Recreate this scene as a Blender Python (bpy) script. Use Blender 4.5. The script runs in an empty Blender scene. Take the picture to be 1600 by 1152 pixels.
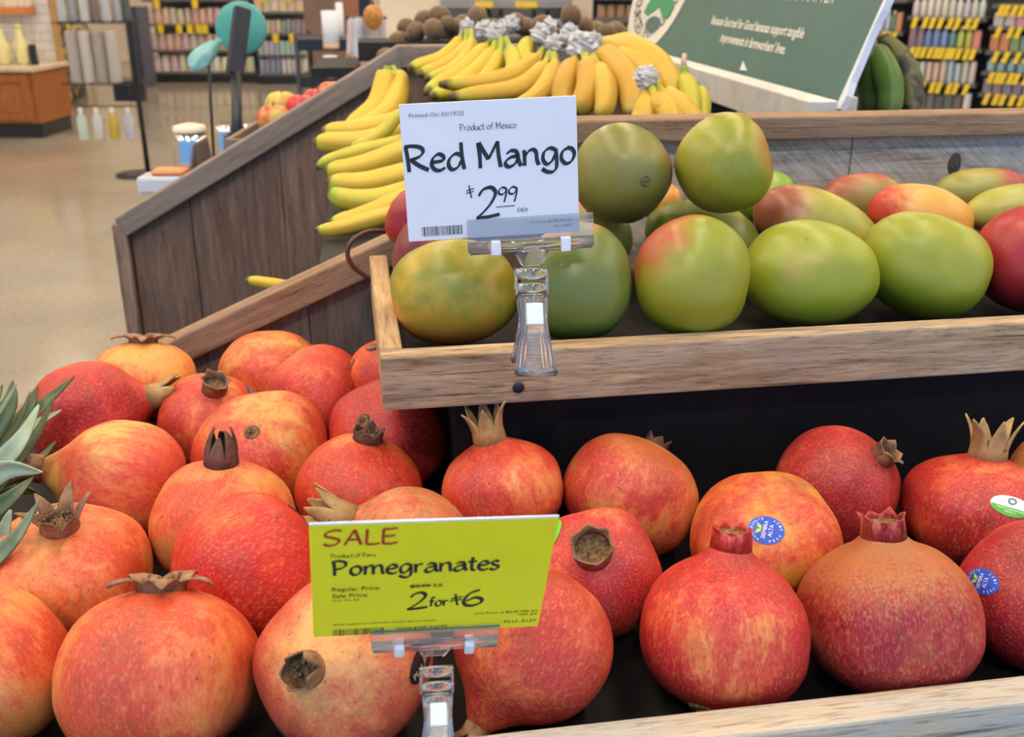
import bpy, bmesh, math, random
from mathutils import Vector, Matrix, noise

random.seed(7)
C = bpy.context.scene.collection
SC = bpy.context.scene
PI = math.pi
CAMZ = 1.42
PITCH = math.radians(21.5)
SP, CP = math.sin(PITCH), math.cos(PITCH)
F = 1600.0

# ------------------------------------------------------------------ camera
cam = bpy.data.cameras.new('camera'); cam_ob = bpy.data.objects.new('camera', cam); C.objects.link(cam_ob)
cam_ob.location = (0, 0, CAMZ); cam_ob.rotation_euler = (PI/2 - PITCH, 0, 0)
cam.sensor_width = 36; cam.lens = 36; cam.clip_start = .02; cam.clip_end = 100
cam.dof.use_dof = True; cam.dof.focus_distance = .66; cam.dof.aperture_fstop = 13
SC.camera = cam_ob

# ------------------------------------------------------------------ light
w = bpy.data.worlds.new('daylight'); SC.world = w; w.use_nodes = True
bg = w.node_tree.nodes['Background']; bg.inputs[0].default_value = (.23, .53, 1.0, 1); bg.inputs[1].default_value = 1.2
sun = bpy.data.lights.new('sun', 'SUN'); sun.energy = .7; sun.angle = math.radians(4); sun.color = (1, .86, .68)
sun_ob = bpy.data.objects.new('sun', sun); C.objects.link(sun_ob)
sun_ob.rotation_euler = Vector((.03, .70, -.72)).to_track_quat('-Z', 'Y').to_euler()
LAMP_POWER = 34.0
vs = SC.view_settings
vs.view_transform = 'Standard'; vs.look = 'None'; vs.exposure = 0.0; vs.gamma = 1; vs.use_curve_mapping = False
SC.cycles.use_denoising = True
SC.cycles.max_bounces = 12; SC.cycles.transmission_bounces = 12; SC.cycles.transparent_max_bounces = 12
SC.cycles.caustics_reflective = False; SC.cycles.caustics_refractive = True

# ------------------------------------------------------------------ helpers
def lin(c):
    return c/12.92 if c <= .04045 else ((c+.055)/1.055)**2.4
def rgb(r, g, b, a=1):
    return (lin(r/255), lin(g/255), lin(b/255), a)
CAMP = Vector((0, 0, CAMZ))
RIGHT = Vector((1, 0, 0)); UP = Vector((0, SP, CP)); TOW = Vector((0, -CP, SP))
def camvec(a, b, c):
    return RIGHT*a + UP*b + TOW*c
def pt(u, v, D):
    return CAMP + RIGHT*((u-800)/F*D) + UP*((576-v)/F*D) - TOW*D
def W(x, y, z):                       # z measured from the camera height
    return Vector((x, y, z + CAMZ))
def rest_D(v, h, H):
    return H/(SP + (v-576)/F*CP + h/(2*F))
def T(v): return Matrix.Translation(Vector(v))
def frame(o, x, y, z):
    m = Matrix((x, y, z)).transposed().to_4x4(); m.translation = o; return m
def axis_frame(o, z, hint=Vector((0.13, 0.2, 1))):
    z = z.normalized(); x = hint.cross(z)
    if x.length < 1e-3: x = Vector((1, 0, 0)).cross(z)
    x.normalize(); return frame(o, x, z.cross(x), z)

WM = {}
def mk(name, bm, mats, M=None, parent=None, smooth=False, recalc=True):
    M = M or Matrix()
    if isinstance(bm, bmesh.types.BMesh):
        if recalc: bmesh.ops.recalc_face_normals(bm, faces=bm.faces)
        me = bpy.data.meshes.new(name); bm.to_mesh(me); bm.free()
    else: me = bm
    if not isinstance(mats, (list, tuple)): mats = [mats]
    for m in mats:
        if m: me.materials.append(m)
    if smooth: me.polygons.foreach_set('use_smooth', [True]*len(me.polygons))
    o = bpy.data.objects.new(name, me); C.objects.link(o)
    if parent:
        o.parent = parent; o.matrix_basis = WM[parent.name].inverted() @ M
    else: o.matrix_basis = M
    WM[o.name] = M
    return o
def tag(o, label=None, cat=None, group=None, kind=None):
    if label: o['label'] = label
    if cat: o['category'] = cat
    if group: o['group'] = group
    if kind: o['kind'] = kind
    return o
def thing(name, label, cat, M, group=None):
    o = bpy.data.objects.new(name, None); C.objects.link(o); o.matrix_basis = M; WM[o.name] = M
    o.empty_display_size = .02
    return tag(o, label, cat, group)
def struct(name, bm, m, M=None, label=None):
    o = mk(name, bm, m, M); o['kind'] = 'structure'
    if label: o['label'] = label
    return o
def dup(o, M, label=None, color=None):
    c = o.copy(); C.objects.link(c); c.matrix_basis = M; WM[c.name] = M
    if label: c['label'] = label
    if color: c.color = color
    for ch in list(o.children):
        d = ch.copy(); C.objects.link(d); d.parent = c; WM[d.name] = M @ ch.matrix_basis
    return c

def BM(): return bmesh.new()
def box(bm, lo, hi, bevel=0, M=None, mi=0, segs=2):
    t = BM()
    bmesh.ops.create_cube(t, size=1)
    lo, hi = Vector(lo), Vector(hi)
    for v in t.verts:
        v.co = Vector([(lo[i]+hi[i])/2 + v.co[i]*(hi[i]-lo[i]) for i in range(3)])
    if bevel: bmesh.ops.bevel(t, geom=t.edges[:], offset=bevel, segments=segs, affect='EDGES', profile=.5)
    join(bm, t, M, mi)
def join(bm, t, M=None, mi=0):
    vm = {}
    for v in t.verts: vm[v] = bm.verts.new((M @ v.co) if M else v.co)
    for f in t.faces:
        try:
            nf = bm.faces.new([vm[v] for v in f.verts]); nf.material_index = mi; nf.smooth = f.smooth
        except ValueError: pass
    t.free()
def catmull(pts, n=6):
    P = [Vector(p) for p in pts]
    if len(P) < 3: 
        return [P[0].lerp(P[-1], i/n) for i in range(n+1)]
    P = [P[0]*2-P[1]] + P + [P[-1]*2-P[-2]]
    out = []
    for i in range(1, len(P)-2):
        for k in range(n):
            t = k/n
            out.append(.5*((2*P[i]) + (P[i+1]-P[i-1])*t + (2*P[i-1]-5*P[i]+4*P[i+1]-P[i+2])*t*t + (3*P[i]-P[i-1]-3*P[i+1]+P[i+2])*t**3))
    out.append(P[-2].copy())
    return out
def tube(bm, pts, radii, seg=10, mi=0, cap=True, prof=None, layer=None):
    n = len(pts)
    if not isinstance(radii, (list, tuple)): radii = [radii]*n
    rings = []; nrm = None
    for i, p in enumerate(pts):
        t = (pts[min(i+1, n-1)] - pts[max(i-1, 0)]).normalized()
        if nrm is None:
            nrm = t.orthogonal().normalized()
        nrm = (nrm - t*nrm.dot(t)).normalized(); b = t.cross(nrm)
        ring = []
        for k in range(seg):
            a = 2*PI*k/seg; r = radii[i]*(prof(a) if prof else 1)
            v = bm.verts.new(p + nrm*math.cos(a)*r + b*math.sin(a)*r)
            if layer: v[layer] = i/(n-1)
            ring.append(v)
        rings.append(ring)
    for i in range(n-1):
        for k in range(seg):
            f = bm.faces.new((rings[i][k], rings[i][(k+1) % seg], rings[i+1][(k+1) % seg], rings[i+1][k])); f.material_index = mi; f.smooth = True
    if cap:
        for r in (rings[0], rings[-1]):
            f = bm.faces.new(r); f.material_index = mi
def lathe(bm, prof, seg=24, M=None, mi=0, close=True):
    rings = []
    for r, z in prof:
        rings.append([bm.verts.new((M or Matrix()) @ Vector((r*math.cos(2*PI*k/seg), r*math.sin(2*PI*k/seg), z))) for k in range(seg)])
    for i in range(len(rings)-1):
        for k in range(seg):
            f = bm.faces.new((rings[i][k], rings[i][(k+1) % seg], rings[i+1][(k+1) % seg], rings[i+1][k])); f.smooth = True; f.material_index = mi
    if close:
        for r in (rings[0], rings[-1]):
            f = bm.faces.new(r); f.material_index = mi
def prism(bm, pts, depth, M=None, mi=0, bevel=0):
    t = BM()
    a = [t.verts.new((p[0], p[1], 0)) for p in pts]; b = [t.verts.new((p[0], p[1], depth)) for p in pts]
    t.faces.new(a); t.faces.new(b)
    for i in range(len(pts)):
        j = (i+1) % len(pts); t.faces.new((a[i], a[j], b[j], b[i]))
    bmesh.ops.recalc_face_normals(t, faces=t.faces)
    if bevel: bmesh.ops.bevel(t, geom=t.edges[:], offset=bevel, segments=2, affect='EDGES', profile=.5)
    join(bm, t, M, mi)
def ball(bm, rows, cols, fn):
    """closed surface: fn(theta from +z, phi) -> Vector"""
    top = bm.verts.new(fn(0, 0)); bot = bm.verts.new(fn(PI, 0)); R = []
    for i in range(1, rows):
        R.append([bm.verts.new(fn(PI*i/rows, 2*PI*k/cols)) for k in range(cols)])
    for k in range(cols):
        k2 = (k+1) % cols
        bm.faces.new((top, R[0][k], R[0][k2])); bm.faces.new((R[-1][k], bot, R[-1][k2]))
        for i in range(len(R)-1): bm.faces.new((R[i][k], R[i+1][k], R[i+1][k2], R[i][k2]))

# ------------------------------------------------------------------ materials
class NT:
    def __init__(s, name):
        s.m = bpy.data.materials.new(name); s.m.use_nodes = True; s.t = s.m.node_tree; s.b = s.t.nodes['Principled BSDF']
    def n(s, typ, **kw):
        x = s.t.nodes.new(typ)
        for k, v in kw.items():
            if k in x.inputs: 
                s.set(x.inputs[k], v)
            else: setattr(x, k, v)
        return x
    def set(s, sock, v):
        if isinstance(v, bpy.types.NodeSocket): s.t.links.new(v, sock)
        else: sock.default_value = v
    def p(s, **kw):
        for k, v in kw.items(): s.set(s.b.inputs[k.replace('_', ' ')], v)
    def coord(s, scale=(1, 1, 1), loc=(0, 0, 0), rot=(0, 0, 0)):
        tc = s.n('ShaderNodeTexCoord'); mp = s.n('ShaderNodeMapping'); s.t.links.new(tc.outputs['Object'], mp.inputs[0])
        mp.inputs['Scale'].default_value = scale; mp.inputs['Location'].default_value = loc; mp.inputs['Rotation'].default_value = rot
        return mp.outputs[0]
    def noise(s, vec, scale, detail=4, rough=.55, dist=0):
        x = s.n('ShaderNodeTexNoise'); s.t.links.new(vec, x.inputs['Vector'])
        x.inputs['Scale'].default_value = scale; x.inputs['Detail'].default_value = detail; x.inputs['Roughness'].default_value = rough; x.inputs['Distortion'].default_value = dist
        return x.outputs[0]
    def ramp(s, fac, stops, mode='LINEAR'):
        x = s.n('ShaderNodeValToRGB'); s.t.links.new(fac, x.inputs[0]); e = x.color_ramp.elements; x.color_ramp.interpolation = mode
        while len(e) < len(stops): e.new(.5)
        for i, (p, c) in enumerate(stops):
            e[i].position = p; e[i].color = c if hasattr(c, '__len__') else (c, c, c, 1)
        return x.outputs[0]
    def mix(s, fac, a, b, mode='MIX'):
        x = s.n('ShaderNodeMix'); x.data_type = 'RGBA'; x.blend_type = mode
        s.set(x.inputs[0], fac); s.set(x.inputs[6], a); s.set(x.inputs[7], b); return x.outputs[2]
    def math(s, op, a, b=0.0, clamp=False):
        x = s.n('ShaderNodeMath'); x.operation = op; x.use_clamp = clamp; s.set(x.inputs[0], a); s.set(x.inputs[1], b); return x.outputs[0]
    def bump(s, h, strength=.3, dist=.001):
        x = s.n('ShaderNodeBump'); s.t.links.new(h, x.inputs['Height']); x.inputs['Strength'].default_value = strength; x.inputs['Distance'].default_value = dist
        s.t.links.new(x.outputs[0], s.b.inputs['Normal'])

def flat(name, col, rough=.5, metal=0, spec=.5, emit=0):
    k = NT(name); k.p(Base_Color=col, Roughness=rough, Metallic=metal, Specular_IOR_Level=spec)
    if emit: k.p(Emission_Color=col, Emission_Strength=emit)
    return k.m
def speckled(name, col, col2, scale, rough=.6, bump=0):
    k = NT(name); c = k.coord(); n = k.noise(c, scale, 6, .6)
    k.p(Base_Color=k.ramp(n, [(.35, col), (.65, col2)]), Roughness=rough)
    if bump: k.bump(n, bump)
    return k.m
def wood(name, dark, mid, light, grey=None, axis=0, rough=.75, seed=0, island=0.0, greyamt=.5, saw=0, crack=.8):
    k = NT(name)
    def sc(a, al): v = [a, a, a]; v[axis] = al; return tuple(v)
    n1 = k.noise(k.coord(sc(110, 9), (seed, seed*.7, seed*.3)), 1, 9, .72, .5)
    n2 = k.noise(k.coord(sc(620, 42), (seed, 3, 1)), 1, 5, .7)
    col = k.ramp(n1, [(.33, dark), (.47, mid), (.64, light)])
    if grey:
        n3 = k.noise(k.coord(sc(40, 9), (seed*2, 1, 5)), 1, 7, .7)
        col = k.mix(k.math('MULTIPLY', k.ramp(n3, [(.42, 0), (.56, 1)]), greyamt), col, grey)
    col = k.mix(crack, col, k.ramp(n2, [(.33, .35), (.47, 1), (.75, 1.12)]), 'MULTIPLY')
    n4 = k.noise(k.coord(sc(260, 5), (seed*5, 2, 2)), 1, 3, .5)
    col = k.mix(crack*.8, col, k.ramp(n4, [(.30, .3), (.37, 1)]), 'MULTIPLY')
    if saw:
        v1 = k.n('ShaderNodeMapping'); k.t.links.new(k.coord(), v1.inputs[0]); v1.inputs['Rotation'].default_value = (0, -.75, 0)
        v2 = k.n('ShaderNodeMapping'); k.t.links.new(v1.outputs[0], v2.inputs[0]); v2.inputs['Scale'].default_value = (22, 60, 220)
        s5 = k.noise(v2.outputs[0], 1, 7, .7, .4)
        col = k.mix(.75, col, k.ramp(s5, [(.36, .62), (.5, 1), (.66, 1.3)]), 'MULTIPLY')
    if island:
        g = k.n('ShaderNodeNewGeometry'); r = k.ramp(g.outputs['Random Per Island'], [(0, 1-island), (1, 1+island)])
        col = k.mix(1, col, r, 'MULTIPLY')
    k.p(Base_Color=col, Roughness=rough, Specular_IOR_Level=.2); k.bump(n2, .5, .0008)
    return k.m

def mat_pom(i, red, org, yel, bias=0.0, brown=.3, r=.048, crownbrown=0.0, streak=.4):
    k = NT('pomegranate_skin_%d' % i); s = 1/r; off = (i*3.7, i*1.3, i*2.1)
    warm = lambda c: (c[0], c[1]*.98, c[2]*.8, 1)
    red, org, yel = warm(red), warm(org), warm(yel)
    c = k.coord((s, s, s), off)
    big = k.noise(c, .9, 3, .5, .3)
    str_ = k.noise(k.coord((s*5.5, s*5.5, s*2.0), off), 1, 9, .74, .5)
    med = k.noise(c, 9, 7, .7)
    f = k.math('ADD', k.math('ADD', k.math('MULTIPLY', big, .55), k.math('MULTIPLY', str_, .33 + .1*streak)), k.math('MULTIPLY', med, .12))
    deep = tuple(x*.72 for x in red[:3]) + (1,)
    lo = .40+bias+.04*streak
    col = k.ramp(f, [(lo, yel), (lo+.065, org), (lo+.13, red), (lo+.24, deep)])
    fine = k.noise(k.coord((s*30, s*30, s*14), off), 1, 4, .7)
    col = k.mix(k.math('MULTIPLY', k.ramp(fine, [(.5, 0), (.72, 1)]), .38), col, rgb(238, 168, 104))
    col = k.mix(k.math('MULTIPLY', k.ramp(fine, [(.28, 1), (.46, 0)]), .30), col, deep)
    sc = k.noise(k.coord((s, s, s), (off[1], off[0], 4)), 1.5, 12, .80, .3)
    col = k.mix(k.math('MULTIPLY', k.ramp(sc, [(.525, 0), (.64, 1)]), min(1, brown*1.25)), col, rgb(128, 82, 40))
    dot = k.noise(c, 13, 3, .6)
    col = k.mix(k.math('MULTIPLY', k.ramp(dot, [(.655, 0), (.70, 1)]), .6), col, rgb(88, 56, 32))
    if crownbrown:
        sx = k.n('ShaderNodeSeparateXYZ'); k.t.links.new(k.coord((s, s, s)), sx.inputs[0])
        z = k.math('ADD', sx.outputs[2], k.math('MULTIPLY', k.math('SUBTRACT', k.math('ADD', k.math('MULTIPLY', str_, .5), k.math('MULTIPLY', fine, .5)), .5), 3.0))
        col = k.mix(k.math('MULTIPLY', k.ramp(z, [(.2, 0), (.75, 1)]), crownbrown), col, rgb(176, 112, 56))
    k.p(Base_Color=col, Roughness=k.ramp(str_, [(.3, .36), (.7, .56)]), Specular_IOR_Level=.45)
    k.bump(k.math('ADD', k.math('MULTIPLY', fine, .4), k.math('MULTIPLY', str_, .6)), .32, .0010)
    return k.m
def mat_mango(i, green, yellow, red, d=(0, 0, 1), amt=.0, r=.045, yamt=.5):
    """blush spreads from direction d (camera-facing frame of the fruit)"""
    k = NT('mango_skin_%d' % i); s = 1/r; off = (i*2.3, i*4.1, i)
    c = k.coord((s, s, s), off)
    n = k.noise(c, 1.1, 4, .5, .2); n2 = k.noise(c, 5, 6, .6)
    col = k.mix(k.ramp(k.math('ADD', k.math('MULTIPLY', n, .75), k.math('MULTIPLY', n2, .25)), [(.42, 0), (.66, yamt*1.6)]), green, yellow)
    dp = k.n('ShaderNodeVectorMath'); dp.operation = 'DOT_PRODUCT'; k.t.links.new(k.coord((s, s, s)), dp.inputs[0]); dp.inputs[1].default_value = Vector(d).normalized()
    t = k.math('ADD', dp.outputs['Value'], k.math('MULTIPLY', k.math('SUBTRACT', k.math('ADD', n, k.math('MULTIPLY', n2, .4)), .7), 1.3))
    mid = tuple((a+b)/2 for a, b in zip(yellow, red))
    col = k.mix(k.ramp(t, [(.35-amt, 0), (.7-amt, 1)]), col, mid)
    col = k.mix(k.ramp(t, [(.6-amt, 0), (1.0-amt, 1)]), col, red)
    v = k.n('ShaderNodeTexVoronoi'); k.t.links.new(c, v.inputs['Vector']); v.inputs['Scale'].default_value = 11
    col = k.mix(k.math('MULTIPLY', k.ramp(v.outputs['Distance'], [(.05, 1), (.12, 0)]), .35), col, rgb(225, 215, 130))
    sc = k.noise(c, 6, 6, .7)
    col = k.mix(k.math('MULTIPLY', k.ramp(sc, [(.66, 0), (.70, 1)]), .55), col, rgb(96, 84, 40))
    k.p(Base_Color=col, Roughness=.36, Specular_IOR_Level=.5); k.bump(n2, .12, .0008)
    return k.m
def mat_banana(i, yel, tipg, spots=.3):
    k = NT('banana_peel_%d' % i); a = k.n('ShaderNodeAttribute'); a.attribute_name = 'along'
    c = k.coord((1, 1, 1), (i, 0, 0)); n = k.noise(c, 40, 4, .6)
    t = k.math('ADD', a.outputs['Fac'], k.math('MULTIPLY', k.math('SUBTRACT', n, .5), .08))
    col = k.ramp(t, [(.0, rgb(150, 160, 70)), (.14, tipg), (.27, yel), (.80, yel), (.925, tipg), (.965, rgb(70, 56, 34))])
    s = k.noise(k.coord((1, 1, 1), (i*2, 1, 0)), 60, 8, .75)
    col = k.mix(k.math('MULTIPLY', k.ramp(s, [(.62, 0), (.67, 1)]), spots), col, rgb(122, 82, 32))
    col = k.mix(k.ramp(n, [(.35, .0), (.75, .28)]), col, tuple(x*.78 for x in yel[:3]) + (1,))
    k.p(Base_Color=col, Roughness=.48, Specular_IOR_Level=.4)
    return k.m

M_ = {}
M_['weather'] = wood('weathered_board', rgb(120, 92, 62), rgb(176, 144, 106), rgb(214, 186, 146), rgb(166, 148, 126), 0, .85, 2, 0, .6, 0, 1)
M_['cut'] = wood('sawn_edge', rgb(140, 104, 66), rgb(182, 144, 98), rgb(206, 170, 124), None, 0, .8, 5, 0, .5, 0, .6)
M_['rail'] = wood('rail_wood', rgb(118, 88, 62), rgb(150, 118, 88), rgb(172, 142, 112), rgb(138, 118, 100), 0, .85, 9, 0, .5, 0, .7)
M_['rail_grey'] = wood('greyed_rail_wood', rgb(116, 96, 82), rgb(142, 122, 106), rgb(160, 142, 126), rgb(138, 126, 116), 0, .85, 19, 0, .6, 0, .4)
M_['cut_side'] = wood('sawn_side_edge', rgb(140, 106, 72), rgb(178, 144, 104), rgb(200, 168, 128), None, 1, .8, 6, 0, .5, 0, .5)
M_['dark_plank'] = wood('dark_planks', rgb(96, 78, 66), rgb(128, 108, 94), rgb(150, 130, 114), rgb(122, 112, 104), 2, .85, 4, .22, .6, 0, .45)
M_['far_plank'] = wood('brown_planks', rgb(98, 72, 56), rgb(126, 98, 80), rgb(150, 120, 100), rgb(112, 94, 84), 2, .8, 14, .25, .5, 0, .4)
M_['grey_plank'] = wood('grey_planks', rgb(128, 110, 92), rgb(172, 152, 132), rgb(204, 186, 166), rgb(200, 184, 166), 0, .9, 21, .25, .6, 1, .3)
M_['pale'] = wood('pale_board', rgb(160, 140, 116), rgb(190, 172, 146), rgb(206, 190, 166), rgb(184, 180, 170), 0, .75, 31, 0, .8)
M_['whitewood'] = speckled('whitewashed_wood', rgb(206, 200, 190), rgb(222, 217, 208), 30, .55)
M_['black'] = speckled('black_laminate', rgb(22, 19, 19), rgb(32, 28, 27), 30, .65); M_['black'].node_tree.nodes['Principled BSDF'].inputs['Specular IOR Level'].default_value = .2
M_['bed'] = speckled('dark_grey_liner', rgb(34, 30, 28), rgb(50, 44, 40), 30, .8)
M_['acrylic'] = (lambda k: (k.p(Base_Color=(.97, .98, 1, 1), Roughness=.04, Transmission_Weight=.94, IOR=1.46), k.m)[1])(NT('clear_acrylic'))
M_['pad'] = (lambda k: (k.p(Base_Color=rgb(236, 238, 244), Roughness=.4, Subsurface_Weight=.2), k.m)[1])(NT('white_rubber'))
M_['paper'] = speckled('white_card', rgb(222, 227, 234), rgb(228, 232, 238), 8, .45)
M_['lime'] = speckled('lime_card', rgb(244, 230, 16), rgb(250, 238, 26), 25, .45)
M_['ink'] = flat('black_ink', rgb(34, 36, 46), .6)
M_['greyink'] = flat('grey_ink', rgb(104, 106, 116), .6)
M_['redink'] = flat('red_ink', rgb(188, 66, 40), .6)
M_['cream'] = flat('cream_print', rgb(226, 222, 204), .6)
M_['sepal'] = speckled('dried_sepal', rgb(104, 68, 48), rgb(166, 124, 88), 120, .7, .4)
M_['sepal_green'] = speckled('greenish_sepal', rgb(150, 120, 70), rgb(190, 150, 96), 120, .6, .3)
M_['sepal_dark'] = speckled('dark_dried_sepal', rgb(68, 42, 34), rgb(116, 78, 58), 140, .7, .4)
M_['stamen'] = speckled('dried_stamens', rgb(70, 48, 30), rgb(150, 118, 74), 400, .9)
M_['pack'] = (lambda k: (k.p(Base_Color=k.n('ShaderNodeObjectInfo').outputs['Color'], Roughness=.4), k.m)[1])(NT('packaging'))
M_['cap'] = flat('pale_cap', rgb(236, 234, 230), .4)
M_['yellow'] = flat('yellow_tag', rgb(240, 208, 52), .5)
M_['steel'] = flat('brushed_steel', rgb(200, 200, 200), .18, 1)
M_['blackmetal'] = flat('black_metal', rgb(32, 36, 44), .4)
M_['plastic'] = (lambda k: (k.p(Base_Color=rgb(222, 218, 214), Roughness=.25, Transmission_Weight=.25, Specular_IOR_Level=.7), k.bump(k.noise(k.coord(), 260, 5, .7), .8, .002), k.m)[2])(NT('crinkled_plastic'))

# ------------------------------------------------------------------ lettering
def text_mesh(body, bm, x0, x1, y0, y1, fn=None, mi=0, shear=0, bold=0):
    """print body so that it fills the rectangle x0..x1, y0..y1 (baseline to cap height)"""
    cu = bpy.data.curves.new('t', 'FONT'); cu.body = body; cu.size = 1; cu.resolution_u = 3; cu.offset = bold
    ob = bpy.data.objects.new('t', cu); C.objects.link(ob)
    dg = bpy.context.evaluated_depsgraph_get(); me = bpy.data.meshes.new_from_object(ob.evaluated_get(dg))
    xs = [v.co.x for v in me.vertices]; lo, hi = min(xs), max(xs)
    capH = .70
    vs_ = []
    for v in me.vertices:
        y = y0 + v.co.y/capH*(y1-y0); x = x0 + (v.co.x-lo)/(hi-lo)*(x1-x0) + shear*(y-y0)
        vs_.append(bm.verts.new(fn(x, y) if fn else (x, y, 0)))
    for p in me.polygons:
        try: f = bm.faces.new([vs_[i] for i in p.vertices]); f.material_index = mi
        except ValueError: pass
    bpy.data.objects.remove(ob); bpy.data.curves.remove(cu); bpy.data.meshes.remove(me)

GLYPH = {
 'R': (.80, [[(.10, 0), (.08, .5), (.03, 1)], [(.0, .99), (.3, 1.0), (.55, .93), (.62, .76), (.48, .58), (.15, .46)], [(.2, .46), (.45, .24), (.78, .04)]]),
 'e': (.60, [[(.08, .32), (.3, .35), (.5, .4), (.5, .56), (.34, .64), (.16, .5), (.09, .26), (.18, .06), (.36, .0), (.56, .1)]]),
 'd': (.66, [[(.52, .56), (.34, .62), (.13, .44), (.08, .18), (.2, .01), (.4, .1), (.54, .36)], [(.55, 1.05), (.56, .5), (.62, .0)]]),
 'M': (.92, [[(.12, 0), (.12, .5), (.08, 1)], [(.10, 1), (.27, .64), (.42, .34)], [(.42, .34), (.6, .7), (.76, 1.02)], [(.76, 1.02), (.78, .5), (.84, 0)]]),
 'a': (.66, [[(.14, .5), (.3, .62), (.48, .58), (.54, .36)], [(.52, .4), (.28, .36), (.1, .2), (.12, .04), (.26, .0), (.44, .12), (.54, .34)], [(.53, .5), (.56, .2), (.64, .0)]]),
 'n': (.66, [[(.1, .62), (.11, .3), (.1, .0)], [(.11, .36), (.26, .56), (.42, .62), (.52, .5), (.54, .22), (.6, .0)]]),
 'g': (.66, [[(.54, .58), (.34, .64), (.14, .48), (.1, .2), (.22, .02), (.4, .12), (.54, .4)], [(.56, .62), (.58, .2), (.56, -.14), (.42, -.3), (.22, -.28), (.05, -.16)]]),
 'o': (.62, [[(.34, .62), (.14, .48), (.09, .2), (.24, .0), (.44, .08), (.55, .34), (.48, .56), (.3, .63)]]),
 'P': (.74, [[(.12, 0), (.12, .5), (.08, 1)], [(.0, .96), (.3, 1.02), (.58, .92), (.6, .68), (.4, .5), (.14, .44)]]),
 'm': (.98, [[(.1, .62), (.11, .3), (.1, .0)], [(.11, .36), (.24, .56), (.36, .62), (.46, .5), (.47, .0)], [(.47, .34), (.6, .56), (.74, .62), (.84, .5), (.86, .22), (.92, .0)]]),
 'r': (.48, [[(.1, .62), (.12, .3), (.12, .0)], [(.12, .34), (.24, .54), (.44, .62)]]),
 't': (.42, [[(.22, .95), (.2, .4), (.24, .06), (.4, .02)], [(.02, .62), (.22, .63), (.42, .66)]]),
 's': (.50, [[(.42, .56), (.26, .63), (.1, .52), (.2, .36), (.4, .24), (.36, .06), (.18, .0), (.02, .08)]]),
 'f': (.44, [[(.44, .94), (.3, 1.02), (.2, .8), (.19, .4), (.16, .0)], [(.02, .56), (.2, .58), (.4, .6)]]),
 'u': (.62, [[(.1, .62), (.1, .2), (.24, .0), (.44, .14), (.52, .4)], [(.53, .62), (.54, .3), (.6, .0)]]),
 'c': (.54, [[(.48, .54), (.32, .63), (.12, .46), (.1, .16), (.26, .0), (.5, .08)]]),
 'x': (.56, [[(.06, .62), (.28, .3), (.52, .0)], [(.5, .62), (.26, .3), (.04, .0)]]),
 'i': (.24, [[(.12, .62), (.12, .3), (.14, .0)], [(.12, .84), (.13, .88), (.14, .92)]]),
 'S': (.86, [[(.78, .95), (.5, 1.0), (.14, .86), (.1, .62), (.4, .5), (.66, .34), (.52, .08), (.2, .0), (.0, .12)]]),
 'A': (.86, [[(.02, 0), (.24, .5), (.46, 1)], [(.46, 1), (.6, .5), (.74, 0)], [(.16, .34), (.4, .36), (.68, .38)]]),
 'L': (.72, [[(.14, 1), (.12, .5), (.1, .02)], [(.1, .02), (.4, .0), (.68, .06)]]),
 'E': (.74, [[(.12, 1), (.1, .5), (.1, .0)], [(.12, .97), (.4, .98), (.72, 1.04)], [(.1, .5), (.4, .52), (.62, .56)], [(.1, .02), (.4, .0), (.74, .08)]]),
 '2': (.72, [[(.12, .74), (.26, .94), (.5, 1.0), (.62, .82), (.5, .52), (.26, .22), (.02, .0)], [(.02, .01), (.34, .03), (.72, .1)]]),
 '9': (.56, [[(.5, .92), (.3, 1.0), (.1, .8), (.12, .58), (.3, .54), (.48, .74), (.52, .95)], [(.52, .95), (.48, .5), (.36, .0)]]),
 '6': (.68, [[(.52, .98), (.24, .78), (.08, .36), (.14, .06), (.36, .0), (.58, .16), (.6, .4), (.4, .5), (.16, .3)]]),
 '$': (.50, [[(.2, 1.0), (.25, .5), (.32, .0)], [(.04, .55), (.26, .66), (.48, .72)], [(.0, .36), (.24, .44), (.46, .5)]]),
 'C': (.72, [[(.66, .9), (.44, 1.0), (.16, .78), (.1, .36), (.3, .02), (.66, .12)]]),
 'H': (.78, [[(.1, 1), (.1, .5), (.1, 0)], [(.64, 1), (.64, .5), (.66, 0)], [(.1, .5), (.4, .52), (.64, .54)]]),
}
def stroke_text(s, bm, x0, x1, ybase, cap, pen=.12, mi=0):
    pen *= 1.12; tot = sum(GLYPH[ch][0] if ch != ' ' else .4 for ch in s)
    sx = (x1-x0)/tot; x = x0; nib = Vector((math.cos(.75), math.sin(.75))); pw = pen*cap
    for ch in s:
        if ch == ' ': x += .4*sx; continue
        wd, strokes = GLYPH[ch]
        for st in strokes:
            P = catmull([Vector((x + a*sx, ybase + b*cap, 0)) for a, b in st], 7)
            row = []
            for i, p in enumerate(P):
                t = (P[min(i+1, len(P)-1)]-P[max(i-1, 0)]); t = Vector((t.x, t.y)).normalized()
                nn = Vector((-t.y, t.x)); hw = pw/2*(.42 + .62*abs(t.x*nib.y - t.y*nib.x))
                row.append((bm.verts.new((p.x+nn.x*hw, p.y+nn.y*hw, 0)), bm.verts.new((p.x-nn.x*hw, p.y-nn.y*hw, 0))))
            for a, b in zip(row, row[1:]):
                f = bm.faces.new((a[0], a[1], b[1], b[0])); f.material_index = mi
        x += wd*sx
def bars(bm, x0, x1, y0, y1, n, mi=0, seed=1):
    r = random.Random(seed); x = x0; wn = (x1-x0)/n
    for i in range(n):
        ww = wn*r.choice((.3, .45, .65))
        v = [bm.verts.new(c) for c in ((x, y0, 0), (x+ww, y0, 0), (x+ww, y1, 0), (x, y1, 0))]
        bm.faces.new(v).material_index = mi; x += wn

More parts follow.
